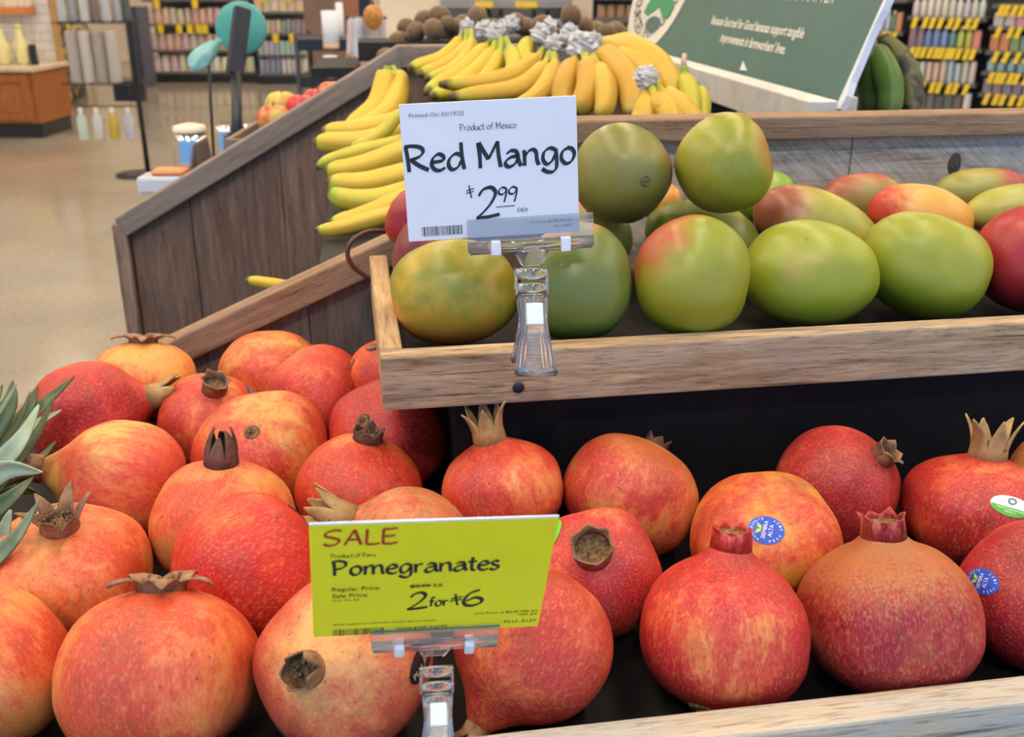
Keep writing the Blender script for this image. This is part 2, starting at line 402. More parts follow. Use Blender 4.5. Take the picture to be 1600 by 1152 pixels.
# ================================================================== SETTING
def room():
    k = NT('polished_concrete'); c = k.coord(); a = k.noise(c, .8, 5, .6); b = k.noise(c, 45, 5, .7)
    col = k.ramp(a, [(.3, rgb(146, 138, 126)), (.7, rgb(174, 165, 150))])
    col = k.mix(k.ramp(b, [(.45, 0), (.7, .5)]), col, rgb(120, 106, 92))
    k.p(Base_Color=col, Roughness=k.ramp(a, [(.3, .09), (.7, .17)]), Specular_IOR_Level=.6)
    bm = BM(); box(bm, (-9, -2.2, -.1), (10, 17, 0)); struct('floor', bm, k.m)
    wallm = speckled('painted_wall', rgb(226, 214, 196), rgb(234, 222, 206), 2, .8)
    bm = BM(); box(bm, (-9, 17, 0), (10, 17.2, 4.6)); struct('wall_back', bm, wallm)
    bm = BM(); box(bm, (-9.2, -2.2, 0), (-9, 17, 4.6)); struct('wall_left', bm, wallm)
    bm = BM(); box(bm, (10, -2.2, 0), (10.2, 17, 4.6)); struct('wall_right', bm, wallm)
    bm = BM(); box(bm, (-9, -1.2, 4.6), (10, 17, 4.7)); struct('ceiling', bm, speckled('ceiling_paint', rgb(214, 208, 198), rgb(222, 216, 208), 1, .9))
    bm = BM(); box(bm, (-9, -2.3, 0), (10, -2.2, .35)); struct('wall_front', bm, wallm)
    lampm = flat('lamp_glow', (1, .83, .62, 1), .5, 0, .5, LAMP_POWER)
    fr = flat('lamp_housing', rgb(230, 230, 228), .5)
    for ix, x in enumerate((-6.2, -3.6, -1.2, 1.2, 4.2, 7)):
        for iy, y in enumerate((-.35, 1.4, 4.2, 7.2, 10.2, 13.2)):  # foremost row is an unseen addition, giving the fruit more top light
            t = thing('ceiling_light', 'long warm light fixture on the ceiling above the store floor', 'ceiling light', T((x, y, 4.5)), 'ceiling lights')
            b = BM(); box(b, (-.14, -.75, .02), (.14, .75, .1)); mk('housing', b, fr, T((x, y, 4.5)), t)
            b = BM(); box(b, (-.11, -.72, 0), (.11, .72, .02)); mk('diffuser', b, lampm, T((x, y, 4.5)), t)
room()

# ================================================================== PRODUCE STAND
AX = Vector((math.cos(math.radians(9)), math.sin(math.radians(9)), 0)); DP = Vector((-AX.y, AX.x, 0)); ZU = Vector((0, 0, 1))
def sf(x, y, z):            # frame turned with the stand
    return frame(W(x, y, z), AX, DP, ZU)
BASE = -.408
NA = Vector((math.cos(math.radians(7.4)), math.sin(math.radians(7.4)), 0)); ND = Vector((-NA.y, NA.x, 0))
def near_y(x): return .967 + (x+.1)*.13
def near_z(x): return -.247 + .44*(x+.13)
def stand():
    t = thing('produce_stand', 'black tiered produce stand edged with weathered boards under the fruit', 'produce stand', T(W(.1, .7, -1.42)))
    M = sf(.09, .712, BASE)
    b = BM(); box(b, (-.75, -.262, -.03), (1.3, .262, 0)); box(b, (-.74, -.26, -1.0), (1.29, .25, -.0305)); mk('tray', b, M_['black'], M, t)
    b = BM(); box(b, (-.121, .001, .001), (1.3, .012, .1165)); box(b, (-.133, .001, .001), (-.1211, .24, .1165)); mk('riser', b, M_['black'], M, t)
    b = BM(); box(b, (-.75, -.288, -.05), (1.3, -.266, .036), .0025); mk('front_board', b, M_['pale'], M, t)
    # dividing panel between the fruit in front and the bananas, its top sloping down to the left
    Mp = frame(W(-.1, near_y(-.1), 0), NA, ND, ZU)
    b = BM(); xs = [-.62, -.40, -.285, -.175, -.10, .02, .139]
    for x0, x1 in zip(xs, xs[1:]):
        p = [(x0+.0008, BASE-.25), (x1-.0008, BASE-.25), (x1-.0008, near_z(x1-.1)-.012), (x0+.0008, near_z(x0-.1)-.012)]
        tb = BM(); prism(tb, p, .014); 
        for v in tb.verts: v.co = Vector((v.co.x, v.co.z, v.co.y))
        join(b, tb)
    mk('divider_planks', b, M_['dark_plank'], Mp, t)
    b = BM()
    for x0, x1 in ((.14, .44), (.441, .80), (.801, 1.1)):
        box(b, (x0, 0, BASE), (x1, .014, -.139), .001)
    mk('back_planks', b, M_['grey_plank'], Mp, t)
    kp = pt(1506, 262, 1.018); kl = Mp.inverted() @ kp; b = BM(); lathe(b, [(.012, -.0002), (.010, .0010), (.007, .0004), (.005, .0014), (.0001, .0012)], 16, T((kl.x, -.0002, kl.z)) @ Matrix.Rotation(PI/2, 4, 'X') @ Matrix.Diagonal((.6, 1, 1, 1)), 0, False); mk('wood_knot', b, speckled('knot', rgb(48, 40, 34), rgb(110, 96, 78), 500, .9), Mp, t, True)
    sl = math.atan(.44); Ms = Mp @ T((-.62, 0, near_z(-.72))) @ Matrix.Rotation(-sl, 4, 'Y')
    b = BM(); box(b, (-.02, -.014, -.026), (.756/math.cos(sl), .016, 0), .002); mk('sloping_rail', b, M_['rail'], Ms, t)
    b = BM(); box(b, (.1405, -.014, -.157), (1.1, .022, -.135), .002); mk('back_rail', b, M_['rail'], Mp, t)
    return t
stand()
def mango_box():
    t = thing('wooden_box', 'shallow weathered wooden box holding the mangoes above the black riser', 'box', sf(-.09, .654, -.29))
    M = sf(-.09, .654, -.29)
    b = BM(); box(b, (0, 0, 0), (.92, .018, .04), .0016, None, 0)
    nx = 90
    for f in b.faces:
        if f.normal.z > .8: f.material_index = 1
    o = mk('front_board', b, [M_['weather'], M_['cut']], M, t)
    b = BM(); box(b, (0, .0185, 0), (.016, .27, .04), .0014); mk('side_board', b, M_['cut_side'], M @ T((0, 0, 0)), t)
    b = BM(); box(b, (.0165, .0185, .004), (.92, .27, .014)); mk('bottom_panel', b, M_['black'], M, t)
    # dark screw head on the front
    b = BM(); lathe(b, [(.0001, -.0002), (.004, -.0002), (.0042, .001), (.0001, .001)], 14, M @ T((.0955, -.0005, .0125)) @ Matrix.Rotation(PI/2, 4, 'X')); mk('nail', b, M_['blackmetal'], None, t)
mango_box()
def banana_bin():
    FY = 1.70
    t = thing('banana_bin', 'brown plank bin with sloping rail that holds the bananas', 'produce bin', T(W(-.2, 1.4, -1.42)))
    Mf = frame(W(-.2, FY, 0), NA, ND, ZU)
    s = .565; sl = math.atan(s)
    def fz(x): return min(-.371 + s*(x+.43), -.118)
    b = BM(); xs = [-.43, -.33, -.18, -.04, .08, .22, .40]
    for x0, x1 in zip(xs, xs[1:]):
        p = [(x0+.001, -1.3), (x1-.001, -1.3), (x1-.001, fz(x1)-.02), (x0+.001, fz(x0)-.02)]
        tb = BM(); prism(tb, p, .018)
        for v in tb.verts: v.co = Vector((v.co.x, v.co.z, v.co.y))
        join(b, tb)
    mk('end_panel', b, M_['far_plank'], Mf, t)
    Lr = (.448)/math.cos(sl)
    b = BM(); box(b, (-.022, -.016, -.034), (Lr, .02, 0), .003); mk('sloping_rail', b, M_['rail_grey'], Mf @ T((-.43, 0, -.371)) @ Matrix.Rotation(-sl, 4, 'Y'), t)
    b = BM(); box(b, (.015, -.016, -.152), (.40, .02, -.118), .003); mk('top_rail', b, M_['rail_grey'], Mf, t)
    b = BM(); box(b, (-.455, -.014, -1.3), (-.432, .02, -.39), .003); mk('corner_post', b, wood('post_wood', rgb(110, 88, 72), rgb(146, 120, 100), rgb(164, 138, 116), None, 2, .7, 3), Mf, t)
    # sloping and level liner that the bananas lie on
    b = BM(); v = []
    Mb = frame(W(-.1, near_y(-.1)+.018, 0), NA, ND, ZU)
    pr = [(-.42, -.60), (-.091, -.50), (-.09, -.272), (.12, -.262), (.80, -.240)]
    lo = []; hi = []
    for x, z in pr:
        lo.append([b.verts.new((x, y, z)) for y in (0, .71)]); hi.append([b.verts.new((x, y, z-.012)) for y in (0, .71)])
    for i in range(len(pr)-1):
        for r in (lo, hi): b.faces.new((r[i][0], r[i+1][0], r[i+1][1], r[i][1]))
        for j in (0, 1): b.faces.new((lo[i][j], lo[i+1][j], hi[i+1][j], hi[i][j]))
    b.faces.new((lo[0][0], lo[0][1], hi[0][1], hi[0][0])); b.faces.new((lo[-1][0], lo[-1][1], hi[-1][1], hi[-1][0]))
    mk('liner', b, M_['bed'], Mb, t)
    b = BM(); box(b, (.08, .76, -.21), (.62, 1.5, -.195)); box(b, (.10, .78, -1.3), (.60, 1.48, -.2105)); box(b, (-.06, 1.345, -.1945), (.60, 1.49, -.155)); box(b, (-.16, 1.32, -.225), (-.0601, 1.6, -.205)); mk('kiwi_ledge', b, M_['bed'], Mb, t)
    return t
banana_bin()
# wire loop hanging on the box corner
b = BM(); P = catmull([pt(603, 362, .93), pt(575, 362, .92), pt(550, 376, .91), pt(543, 397, .91), pt(553, 418, .915), pt(580, 437, .925), pt(590, 442, .93)], 8)
tube(b, P, .0022, 8)
o = mk('wire_loop', b, flat('rusty_wire', rgb(92, 58, 48), .4, .4)); tag(o, 'brown wire loop sticking out beside the left end of the mango box', 'wire')

# ================================================================== POMEGRANATES
def crown_mesh(n, rc, base, length, f0, f1, wid, seed, jag=.2, tipw=.08):
    """tube wall of height base carrying n sepals; flare angles from the axis at foot and tip"""
    r = random.Random(seed); bm = BM(); seg = n*4
    r0 = [bm.verts.new((rc*1.08*math.cos(2*PI*k/seg), rc*1.08*math.sin(2*PI*k/seg), -.006)) for k in range(seg)]
    r1 = [bm.verts.new((rc*math.cos(2*PI*k/seg), rc*math.sin(2*PI*k/seg), base)) for k in range(seg)]
    for k in range(seg): bm.faces.new((r0[k], r0[(k+1) % seg], r1[(k+1) % seg], r1[k]))
    for i in range(n):
        ph = 2*PI*(i+.5)/n; L = length*r.uniform(1-jag, 1+jag); ff0 = f0 + r.uniform(-.12, .12); ff1 = f1 + r.uniform(-.35, .35)
        rr, z = rc, base; rows = []; steps = 6; half = PI/n*wid
        prev = [r1[(i*4+k) % seg] for k in range(5)]
        for s in range(1, steps+1):
            q = s/steps; fl = ff0 + (ff1-ff0)*q
            rr += L/steps*math.sin(fl); z += L/steps*math.cos(fl)
            wdt = rc*half*2*((1-q**1.5)*.98+tipw*q); row = []
            for k in range(5):
                e = (k-2)/2; a = wdt/2*e
                cup = -abs(e)**2*.12*wdt
                rad = Vector((math.cos(ph), math.sin(ph), 0)); tan = Vector((-math.sin(ph), math.cos(ph), 0))
                row.append(bm.verts.new(rad*(rr+cup) + tan*a + Vector((0, 0, z + r.uniform(-1, 1)*.0003))))
            for k in range(4): bm.faces.new((prev[k], prev[k+1], row[k+1], row[k]))
            prev = row
    for f in bm.faces: f.smooth = True
    return bm
def stamen_mesh(rc, base, seed, count=16):
    r = random.Random(seed); bm = BM()
    lathe(bm, [(rc*.97, max(.0028, base*.35)), (rc*.5, .0022), (.0004, .0022)], 16, None, 0, False)
    for i in range(count):
        a = r.uniform(0, 2*PI); q = rc*math.sqrt(r.uniform(.05, .75)); p = Vector((q*math.cos(a), q*math.sin(a), base*.1))
        d = Vector((r.uniform(-.4, .4), r.uniform(-.4, .4), 1)).normalized()*rc*r.uniform(.4, .8)
        tube(bm, [p, p+d*.6, p+d], [rc*.05, rc*.06, rc*.09], 5)
    return bm
CROWNS = {  # n, rc, base, length, flare0, flare1, width, mat, jag
 'star':   (6, .0100, .005, .017, .25, .75, .95, 'sepal', .2),
 'long':   (6, .0105, .006, .019, .08, .42, 1.05, 'sepal_green', .2),
 'tube':   (7, .0104, .0045, .0024, .25, .6, .8, 'sepal_skin', .8),
 'closed': (6, .0095, .004, .016, .05, -.7, 1.0, 'sepal_dark', .2),
 'spread': (5, .0120, .004, .017, .75, 2.2, 1.25, 'sepal', .15),
 'hole':   (6, .0088, .0080, .0046, .25, .9, 1.15, 'sepal', .3),
 'claw':   (5, .0088, .0060, .0105, .10, -.25, 1.05, 'sepal', .35),
 'stub':   (6, .0090, .003, .005, .2, .5, 1.0, 'sepal_dark', .5),
}
M_['sepal_skin'] = speckled('pinkish_tube', rgb(168, 98, 76), rgb(196, 128, 92), 100, .6, .3)
def pomegranate(i, u, v, w_, h_, crown, cdir, pal, label, D=None, neck=0.0, kax=None, bias=0, brown=.3, scar=None, stickers=(), crownbrown=0, csize=1.0, streak=.4):
    D = D or rest_D(v, h_, .408); w_ *= .978; h_ *= .978
    R = w_*D/F/2; H = h_*D/F/2
    Cn = pt(u, v, D)
    ax = camvec(*cdir).normalized()
    # axis ratio: for an upright fruit the height is the axis
    k_ax = kax or (H/R if abs(cdir[1]) > .6 else .95)
    k_eq2 = 1.0 if abs(cdir[1]) > .6 else H/R*1.02
    M = axis_frame(Cn, ax, TOW)          # local x lies across the view, y roughly in view depth / up
    r = random.Random(i*13+5); ph0 = r.uniform(0, 6); lob = r.uniform(.012, .026); nz = r.uniform(0, 50)
    def rad(d):
        d = d.normalized(); th = math.acos(max(-1, min(1, d.z))); ph = math.atan2(d.y, d.x)
        sq = (abs(d.x)**2.25 + abs(d.y)**2.25 + abs(d.z)**2.25)**(-1/2.25)
        q = R*sq*(1 + lob*math.cos(5*ph+ph0)*math.sin(th)**2 + .03*noise.noise(d*1.3 + Vector((nz, 0, 0))) + .008*noise.noise(d*4 + Vector((nz, 5, 0))))
        p = Vector((d.x*q, d.y*q, d.z*q*k_ax))
        if cdir[1] <= .6 and abs(cdir[1]) <= .6:
            pass
        p.z += (neck*R*math.exp(-(th/.29)**3) if crown == 'tube' else neck*R*math.exp(-(th/.30)**2)) + .10*neck*R*math.exp(-(th/.75)**2)
        p.z += .05*R*math.exp(-((PI-th)/.25)**2)
        return p
    bm = BM(); ball(bm, 46, 64, lambda th, ph: rad(Vector((math.sin(th)*math.cos(ph), math.sin(th)*math.sin(ph), math.cos(th)))))
    m = mat_pom(i, *pal, bias=bias, brown=brown, r=R, crownbrown=crownbrown, streak=streak)
    o = mk('pomegranate', bm, m, M, None, True); tag(o, label, 'pomegranate', 'pomegranates in the black tray')
    ztop = rad(Vector((0, 0, 1))).z
    lift = CAMZ + BASE + .0012 - min((M @ v_.co).z for v_ in o.data.vertices)
    if lift > 0:
        M = T((0, 0, lift)) @ M; o.matrix_basis = M; WM[o.name] = M
    if crown:
        n, rc, base, L, f0, f1, wd, mm, jag = CROWNS[crown]; rc *= csize; base *= csize; L *= csize
        cm = mk('crown', crown_mesh(n, rc, base, L, f0, f1, wd, i*7+3, jag), m if mm == 'sepal_skin' else M_[mm], M @ T((0, 0, ztop-.0015)), o, True)
        sd = cm.modifiers.new('thickness', 'SOLIDIFY'); sd.thickness = .0011; sd.offset = 0
        if True:
            mk('stamen_tuft', stamen_mesh(rc, base, i, 0 if crown in ('hole', 'tube') else 16), M_['stamen'], M @ T((0, 0, ztop-.0015)), cm, True)
    Mi = M.inverted(); tw = (CAMP-Cn).normalized(); rt = UP.cross(tw).normalized(); uq = tw.cross(rt)
    lv = lambda a_, b_, c_: rt*a_ + uq*b_ + tw*c_
    def onsurf(a, b_, dv, x, y, off):
        wd_ = (dv*R + x*a + y*b_).normalized(); l = Mi.to_3x3() @ wd_; p = rad(l)
        return M @ (p + l*off)
    if scar:
        su, sv, sr = scar; dx = (su-u)/(w_/2); dy = (v-sv)/(h_/2); dv = lv(dx, dy, math.sqrt(max(.05, 1-dx*dx-dy*dy))).normalized()
        l = (Mi.to_3x3() @ dv).normalized(); p = M @ rad(l); Ms = axis_frame(p, dv)
        b = BM(); lathe(b, [(sr*1.5, -.0015), (sr*1.35, .0004), (sr*.95, .0016), (sr*.8, .0005), (sr*.55, .0010), (sr*.45, .0032), (sr*.2, .0038), (.0001, .0034)], 18, None, 0, False)
        mk('stem_scar', b, M_['stamen'], Ms, o, True)
    for st in stickers:
        kind, su, sv, rx, ry, rot = st
        dx = (su-u)/(w_/2); dy = (v-sv)/(h_/2); dv = lv(dx, dy, math.sqrt(max(.02, 1-dx*dx-dy*dy))).normalized()
        a = math.radians(rot); up0 = lv(-math.sin(a), math.cos(a), 0); x = up0.cross(dv).normalized(); y = dv.cross(x).normalized()
        sticker(o, kind, rx, ry, lambda p, q, off: onsurf(p, q, dv, x, y, off))
    return o
STM = {'blue': flat('blue_label', rgb(34, 82, 190), .35), 'white': flat('white_label', rgb(240, 243, 244), .35), 'green': flat('green_label', rgb(108, 190, 44), .35),
       'black': flat('black_label', rgb(28, 28, 28), .35), 'gold': flat('gold_print', rgb(206, 196, 150), .5), 'leaf': flat('leaf_print', rgb(176, 214, 70), .4), 'pink': flat('pink_label', rgb(226, 120, 140), .4)}
def disc(bm, at, rx, ry, off, mi=0, y0=-1, y1=1, seg=30, rings=5):
    rows = []
    for i in range(rings+1):
        q = max(i/rings, .02)
        rows.append([bm.verts.new(at(rx*q*math.cos(2*PI*k/seg), min(max(ry*q*math.sin(2*PI*k/seg), y0*ry), y1*ry), off)) for k in range(seg)])
    for i in range(rings):
        for k in range(seg):
            f = bm.faces.new((rows[i][k], rows[i][(k+1) % seg], rows[i+1][(k+1) % seg], rows[i+1][k])); f.material_index = mi; f.smooth = True
    bm.faces.new(rows[0]).material_index = mi
def sticker(parent, kind, rx, ry, at):
    bm = BM(); tx = BM()
    if kind == 'blue':
        disc(bm, at, rx, ry, .0004, 0)
        mats = [STM['blue']]
        f = lambda a, b_: at(a, b_, .0008)
        text_mesh('SIEMBRA', tx, -rx*.62, rx*.62, -ry*.02, ry*.20, f); text_mesh('ALTA', tx, -rx*.42, rx*.42, -ry*.34, -ry*.12, f)
        for s, word in ((1, 'POMEGRANATE'), (-1, 'PERU 3127')):      # words round the rim
            n = len(word)
            for j, ch in enumerate(word):
                if ch == ' ': continue
                an = (PI/2 - s*(-1.15 + 2.3*j/(n-1))) if s > 0 else (-PI/2 + (-1.15 + 2.3*j/(n-1)))
                cx, cy = math.cos(an), math.sin(an); e = Vector((-cy, cx))*(-s); nn = Vector((cx, cy))*s
                def g(a, b_, cx=cx, cy=cy, e=e, nn=nn):
                    q = .80; return at(rx*(cx*q) + e.x*a + nn.x*b_, ry*(cy*q) + e.y*a + nn.y*b_, .0008)
                text_mesh(ch, tx, -rx*.055, rx*.055, -ry*.07, ry*.07, g)
        o = mk('sticker', bm, mats, None, parent, True); o['label'] = 'blue oval fruit sticker'
        mk('lettering', tx, STM['white'], None, o)
        lf = BM()
        for sg in (-1, 1):
            P = [(0, ry*.26), (sg*rx*.2, ry*.27), (sg*rx*.42, ry*.56), (sg*rx*.06, ry*.48)]
            lf.faces.new([lf.verts.new(at(p[0], p[1], .0008)) for p in P])
        mk('leaf_emblem', lf, STM['leaf'], None, o)
    elif kind == 'whitegreen':
        disc(bm, at, rx, ry, .0004, 0); g = BM(); disc(g, at, rx*.98, ry*.98, .0007, 0, -1, -.12)
        o = mk('sticker', bm, [STM['white']], None, parent, True); o['label'] = 'white and green oval fruit sticker'
        # keep only the lower part of the second disc for the green band
        bmesh.ops.delete(g, geom=[], context='FACES') if False else None
        mk('green_band', g, STM['green'], None, o, True)
        text_mesh('POMEGRANATES', tx, -rx*.66, rx*.66, -ry*.40, -ry*.24, lambda a, b_: at(a, b_, .0010)); text_mesh('PERU', tx, -rx*.26, rx*.26, -ry*.66, -ry*.48, lambda a, b_: at(a, b_, .0010))
        mk('lettering', tx, STM['white'], None, o)
        e = BM(); n = 20
        ring = [(e.verts.new(at(rx*.13*math.cos(2*PI*k/n), ry*.5+rx*.13*math.sin(2*PI*k/n), .001)), e.verts.new(at(rx*.2*math.cos(2*PI*k/n), ry*.5+rx*.2*math.sin(2*PI*k/n), .001))) for k in range(n)]
        for k in range(n): e.faces.new((ring[k][0], ring[(k+1) % n][0], ring[(k+1) % n][1], ring[k][1]))
        mk('ring_emblem', e, M_['greyink'], None, o)
    elif kind in ('plu', 'black'):
        disc(bm, at, rx, ry, .0005, 0); o = mk('sticker', bm, [STM['black']], None, parent, True); o['label'] = 'black oval fruit sticker'
        f = lambda a, b_: at(a, b_, .0009)
        if kind == 'plu': text_mesh('PLU 3127', tx, -rx*.8, rx*.8, -ry*.22, ry*.22, f)
        else: text_mesh('PLU 3127', tx, -rx*.8, rx*.8, -ry*.3, ry*.3, f)
        mk('lettering', tx, STM['gold'], None, o)
    else:
        disc(bm, at, rx, ry, .0005, 0); o = mk('sticker', bm, [STM[kind]], None, parent, True); o['label'] = kind + ' oval fruit sticker'

RED = rgb(196, 44, 44); DRED = rgb(164, 28, 46); ORG = rgb(224, 104, 56); LORG = rgb(220, 114, 70); YEL = rgb(214, 142, 78); PNK = rgb(214, 96, 78)
RO = (RED, ORG, YEL); OO = (rgb(204, 72, 48), LORG, YEL); DR = (DRED, rgb(190, 66, 54), rgb(208, 128, 76)); RR = (rgb(190, 34, 44), rgb(206, 66, 50), rgb(222, 138, 76)); PK = (rgb(200, 84, 66), rgb(216, 122, 86), rgb(222, 160, 104))
pomegranate(1, 240, 1052, 306, 262, 'spread', (0, 1, -.12), OO, 'large orange pomegranate with brown folded crown at bottom left of the tray', csize=1.05, bias=-.03, brown=.25)
pomegranate(2, 128, 893, 248, 196, 'star', (.08, .82, .5), OO, 'orange speckled pomegranate with dark open crown and black sticker at left', csize=1.1, bias=0.03, brown=.5, stickers=[('black', 88, 806, .012, .008, 20)])
pomegranate(3, 8, 1045, 236, 262, None, (-.5, .8, .2), OO, 'orange pomegranate cut off by the left edge of the picture', bias=.04, brown=.45)
pomegranate(4, 382, 903, 236, 200, None, (.75, .3, -.5), (rgb(206, 40, 34), rgb(222, 84, 44), rgb(236, 150, 56)), 'glossy red orange pomegranate just left of the yellow sale sign', bias=-.05, brown=.25, stickers=[('black', 468, 824, .010, .006, -35)])
pomegranate(5, 515, 1043, 268, 268, 'claw', (-.22, .20, .95), PK, 'pale orange pomegranate facing forward under the sale sign, black sticker', neck=.12, kax=1.02, bias=.03, brown=.3, stickers=[('plu', 622, 1050, .0125, .0085, 58)])
pomegranate(6, 835, 1006, 246, 250, 'star', (-.55, -.74, .34), (rgb(190, 56, 46), rgb(210, 92, 58), rgb(214, 140, 82)), 'reddish pomegranate tipped over, crown pointing down, right of the clear clip', neck=.36, kax=.95, csize=.65, bias=-.02, brown=.35)
pomegranate(7, 346, 826, 226, 192, 'closed', (.05, .95, .3), OO, 'orange pomegranate with dark upright crown in the second row from left', neck=.12, csize=1.15, bias=.04, brown=.28)
pomegranate(8, 203, 762, 188, 172, 'star', (-.93, .18, .25), (rgb(212, 76, 60), rgb(220, 118, 76), rgb(214, 162, 92)), 'yellowish pomegranate with pointed crown turned to the pineapple leaves', neck=.42, kax=1.0, bias=.03, brown=.25, csize=.95)
pomegranate(9, 404, 716, 212, 176, None, (.2, -.8, -.5), (rgb(196, 60, 46), rgb(212, 104, 62), rgb(210, 150, 82)), 'orange pomegranate with round stem scar in the middle left pile', bias=.0, brown=.4, scar=(385, 683, .0045))
pomegranate(10, 565, 782, 196, 122, 'stub', (.18, .95, .25), (rgb(206, 52, 42), rgb(220, 92, 52), rgb(214, 150, 66)), 'red pomegranate with short brown crown behind the sale sign', neck=.08, csize=1.15, bias=-.01, kax=.85)
pomegranate(11, 655, 868, 196, 176, 'long', (-.80, .42, .2), (rgb(188, 76, 58), rgb(190, 110, 76), rgb(186, 136, 88)), 'brownish pomegranate mostly hidden by the sale sign, crown pointing left', neck=.3, csize=1.1, bias=.02, brown=.75)
pomegranate(12, 780, 768, 194, 120, 'long', (-.22, .95, .15), (rgb(200, 56, 48), rgb(216, 94, 62), rgb(222, 140, 84)), 'red pomegranate with tall pointed crown against the black riser above sale sign', D=.735, neck=.12, kax=.8, csize=1.05, bias=-.02, brown=.15)
pomegranate(13, 599, 704, 184, 152, None, (.3, -.6, -.7), RR, 'dark red pomegranate half shaded below the mango box corner', bias=-.06, brown=.3, scar=(560, 682, .0042))
pomegranate(14, 510, 638, 164, 124, 'stub', (.72, .5, .35), (rgb(204, 54, 48), rgb(218, 96, 62), rgb(222, 142, 84)), 'pinkish red pomegranate with its small crown turned right, below sloping rail', bias=-.03, csize=.9, neck=.05)
pomegranate(15, 430, 585, 160, 100, None, (0, -1, -.3), (rgb(206, 72, 48), rgb(220, 120, 70), rgb(220, 158, 90)), 'orange pomegranate at the back against the dark divider planks', D=.955, bias=.04, brown=.45, kax=.8)
pomegranate(16, 592, 585, 132, 116, None, (.3, -.9, -.2), (rgb(212, 64, 40), rgb(224, 98, 54), YEL), 'orange pomegranate with black sticker half behind the mango box', D=.91, bias=.02, stickers=[('black', 572, 542, .0105, .0062, 18)])
pomegranate(17, 322, 660, 154, 136, 'hole', (.25, .62, .55), (rgb(194, 48, 42), rgb(214, 90, 56), rgb(220, 140, 80)), 'red orange pomegranate with blue sticker edge and dark crown in the left pile', bias=-.02, neck=.08, csize=1.1, brown=.3, stickers=[('blue', 388, 616, .007, .006, -40)])
pomegranate(18, 154, 678, 170, 110, 'long', (.88, .28, -.1), RR, 'deep red pomegranate beside the pineapple leaves, greenish crown pointing right', bias=-.05, neck=.3, csize=.95, kax=1.0)
pomegranate(19, 221, 603, 166, 98, 'spread', (0.02, 1, .1), (rgb(214, 88, 52), rgb(224, 130, 70), rgb(224, 160, 84)), 'orange pomegranate with dry spread crown at the far left back', D=.925, bias=.05, csize=1.0, kax=.78, brown=.25)
pomegranate(20, 930, 898, 202, 220, 'hole', (-.12, .50, .86), (rgb(190, 42, 52), rgb(208, 84, 70), rgb(220, 140, 96)), 'pinkish red pomegranate facing forward with open star crown right of sign', bias=-.02, brown=.2, csize=1.25, neck=.06, stickers=[('green', 862, 838, .009, .012, 20)])
pomegranate(21, 995, 790, 214, 184, 'stub', (.42, .80, -.1), (rgb(196, 58, 52), rgb(216, 110, 72), rgb(210, 150, 82)), 'red orange pomegranate with tan patch on top before the black riser', bias=.0, brown=.35, csize=.9, crownbrown=.6)
pomegranate(22, 1190, 838, 230, 194, None, (.1, -.8, -.5), (rgb(194, 58, 46), rgb(212, 104, 60), rgb(214, 148, 62)), 'orange red pomegranate with round blue sticker in the right middle', bias=.03, brown=.45, stickers=[('blue', 1193, 816, .0098, .0115, 78)])
pomegranate(23, 1304, 776, 192, 180, 'hole', (.50, .52, .55), (rgb(180, 40, 48), rgb(200, 72, 60), rgb(214, 124, 80)), 'dark pink pomegranate with crown turned up right at the back right', bias=-.05, brown=.25, csize=1.0, neck=.05)
pomegranate(24, 1517, 802, 226, 176, 'long', (.08, .95, .2), (rgb(188, 44, 46), rgb(210, 86, 58), rgb(224, 142, 84)), 'red pomegranate with tall tan crown and white green sticker at right', bias=-.03, csize=1.15, neck=.06, brown=.25, stickers=[('whitegreen', 1562, 786, .0135, .0085, -18)])
pomegranate(25, 1130, 988, 260, 232, 'tube', (.06, .98, .12), (rgb(194, 40, 44), rgb(212, 78, 54), rgb(224, 138, 80)), 'round red pomegranate with square tube crown in the front row', bias=-.03, csize=1.05, neck=.27, brown=.2, kax=.90, scar=(1100, 1094, .006), streak=.6)
pomegranate(26, 1391, 953, 274, 232, 'tube', (-.09, .98, .1), (rgb(156, 26, 44), rgb(178, 58, 52), rgb(196, 116, 70)), 'large dark red pomegranate with russet shoulder in the front row', bias=-.02, csize=1.15, neck=.22, brown=.45, crownbrown=.75, kax=.83)
pomegranate(27, 1602, 936, 226, 226, None, (.5, -.4, -.5), (rgb(168, 24, 44), rgb(188, 48, 52), rgb(206, 100, 70)), 'dark red pomegranate with blue sticker cut off by the right edge', bias=-.06, brown=.15, stickers=[('blue', 1529, 921, .0075, .0112, 75)])
pomegranate(28, 1664, 758, 172, 140, None, (.3, .8, .2), (rgb(190, 60, 48), rgb(210, 104, 62), YEL), 'sliver of an orange pomegranate at the right edge by the riser', bias=.02)

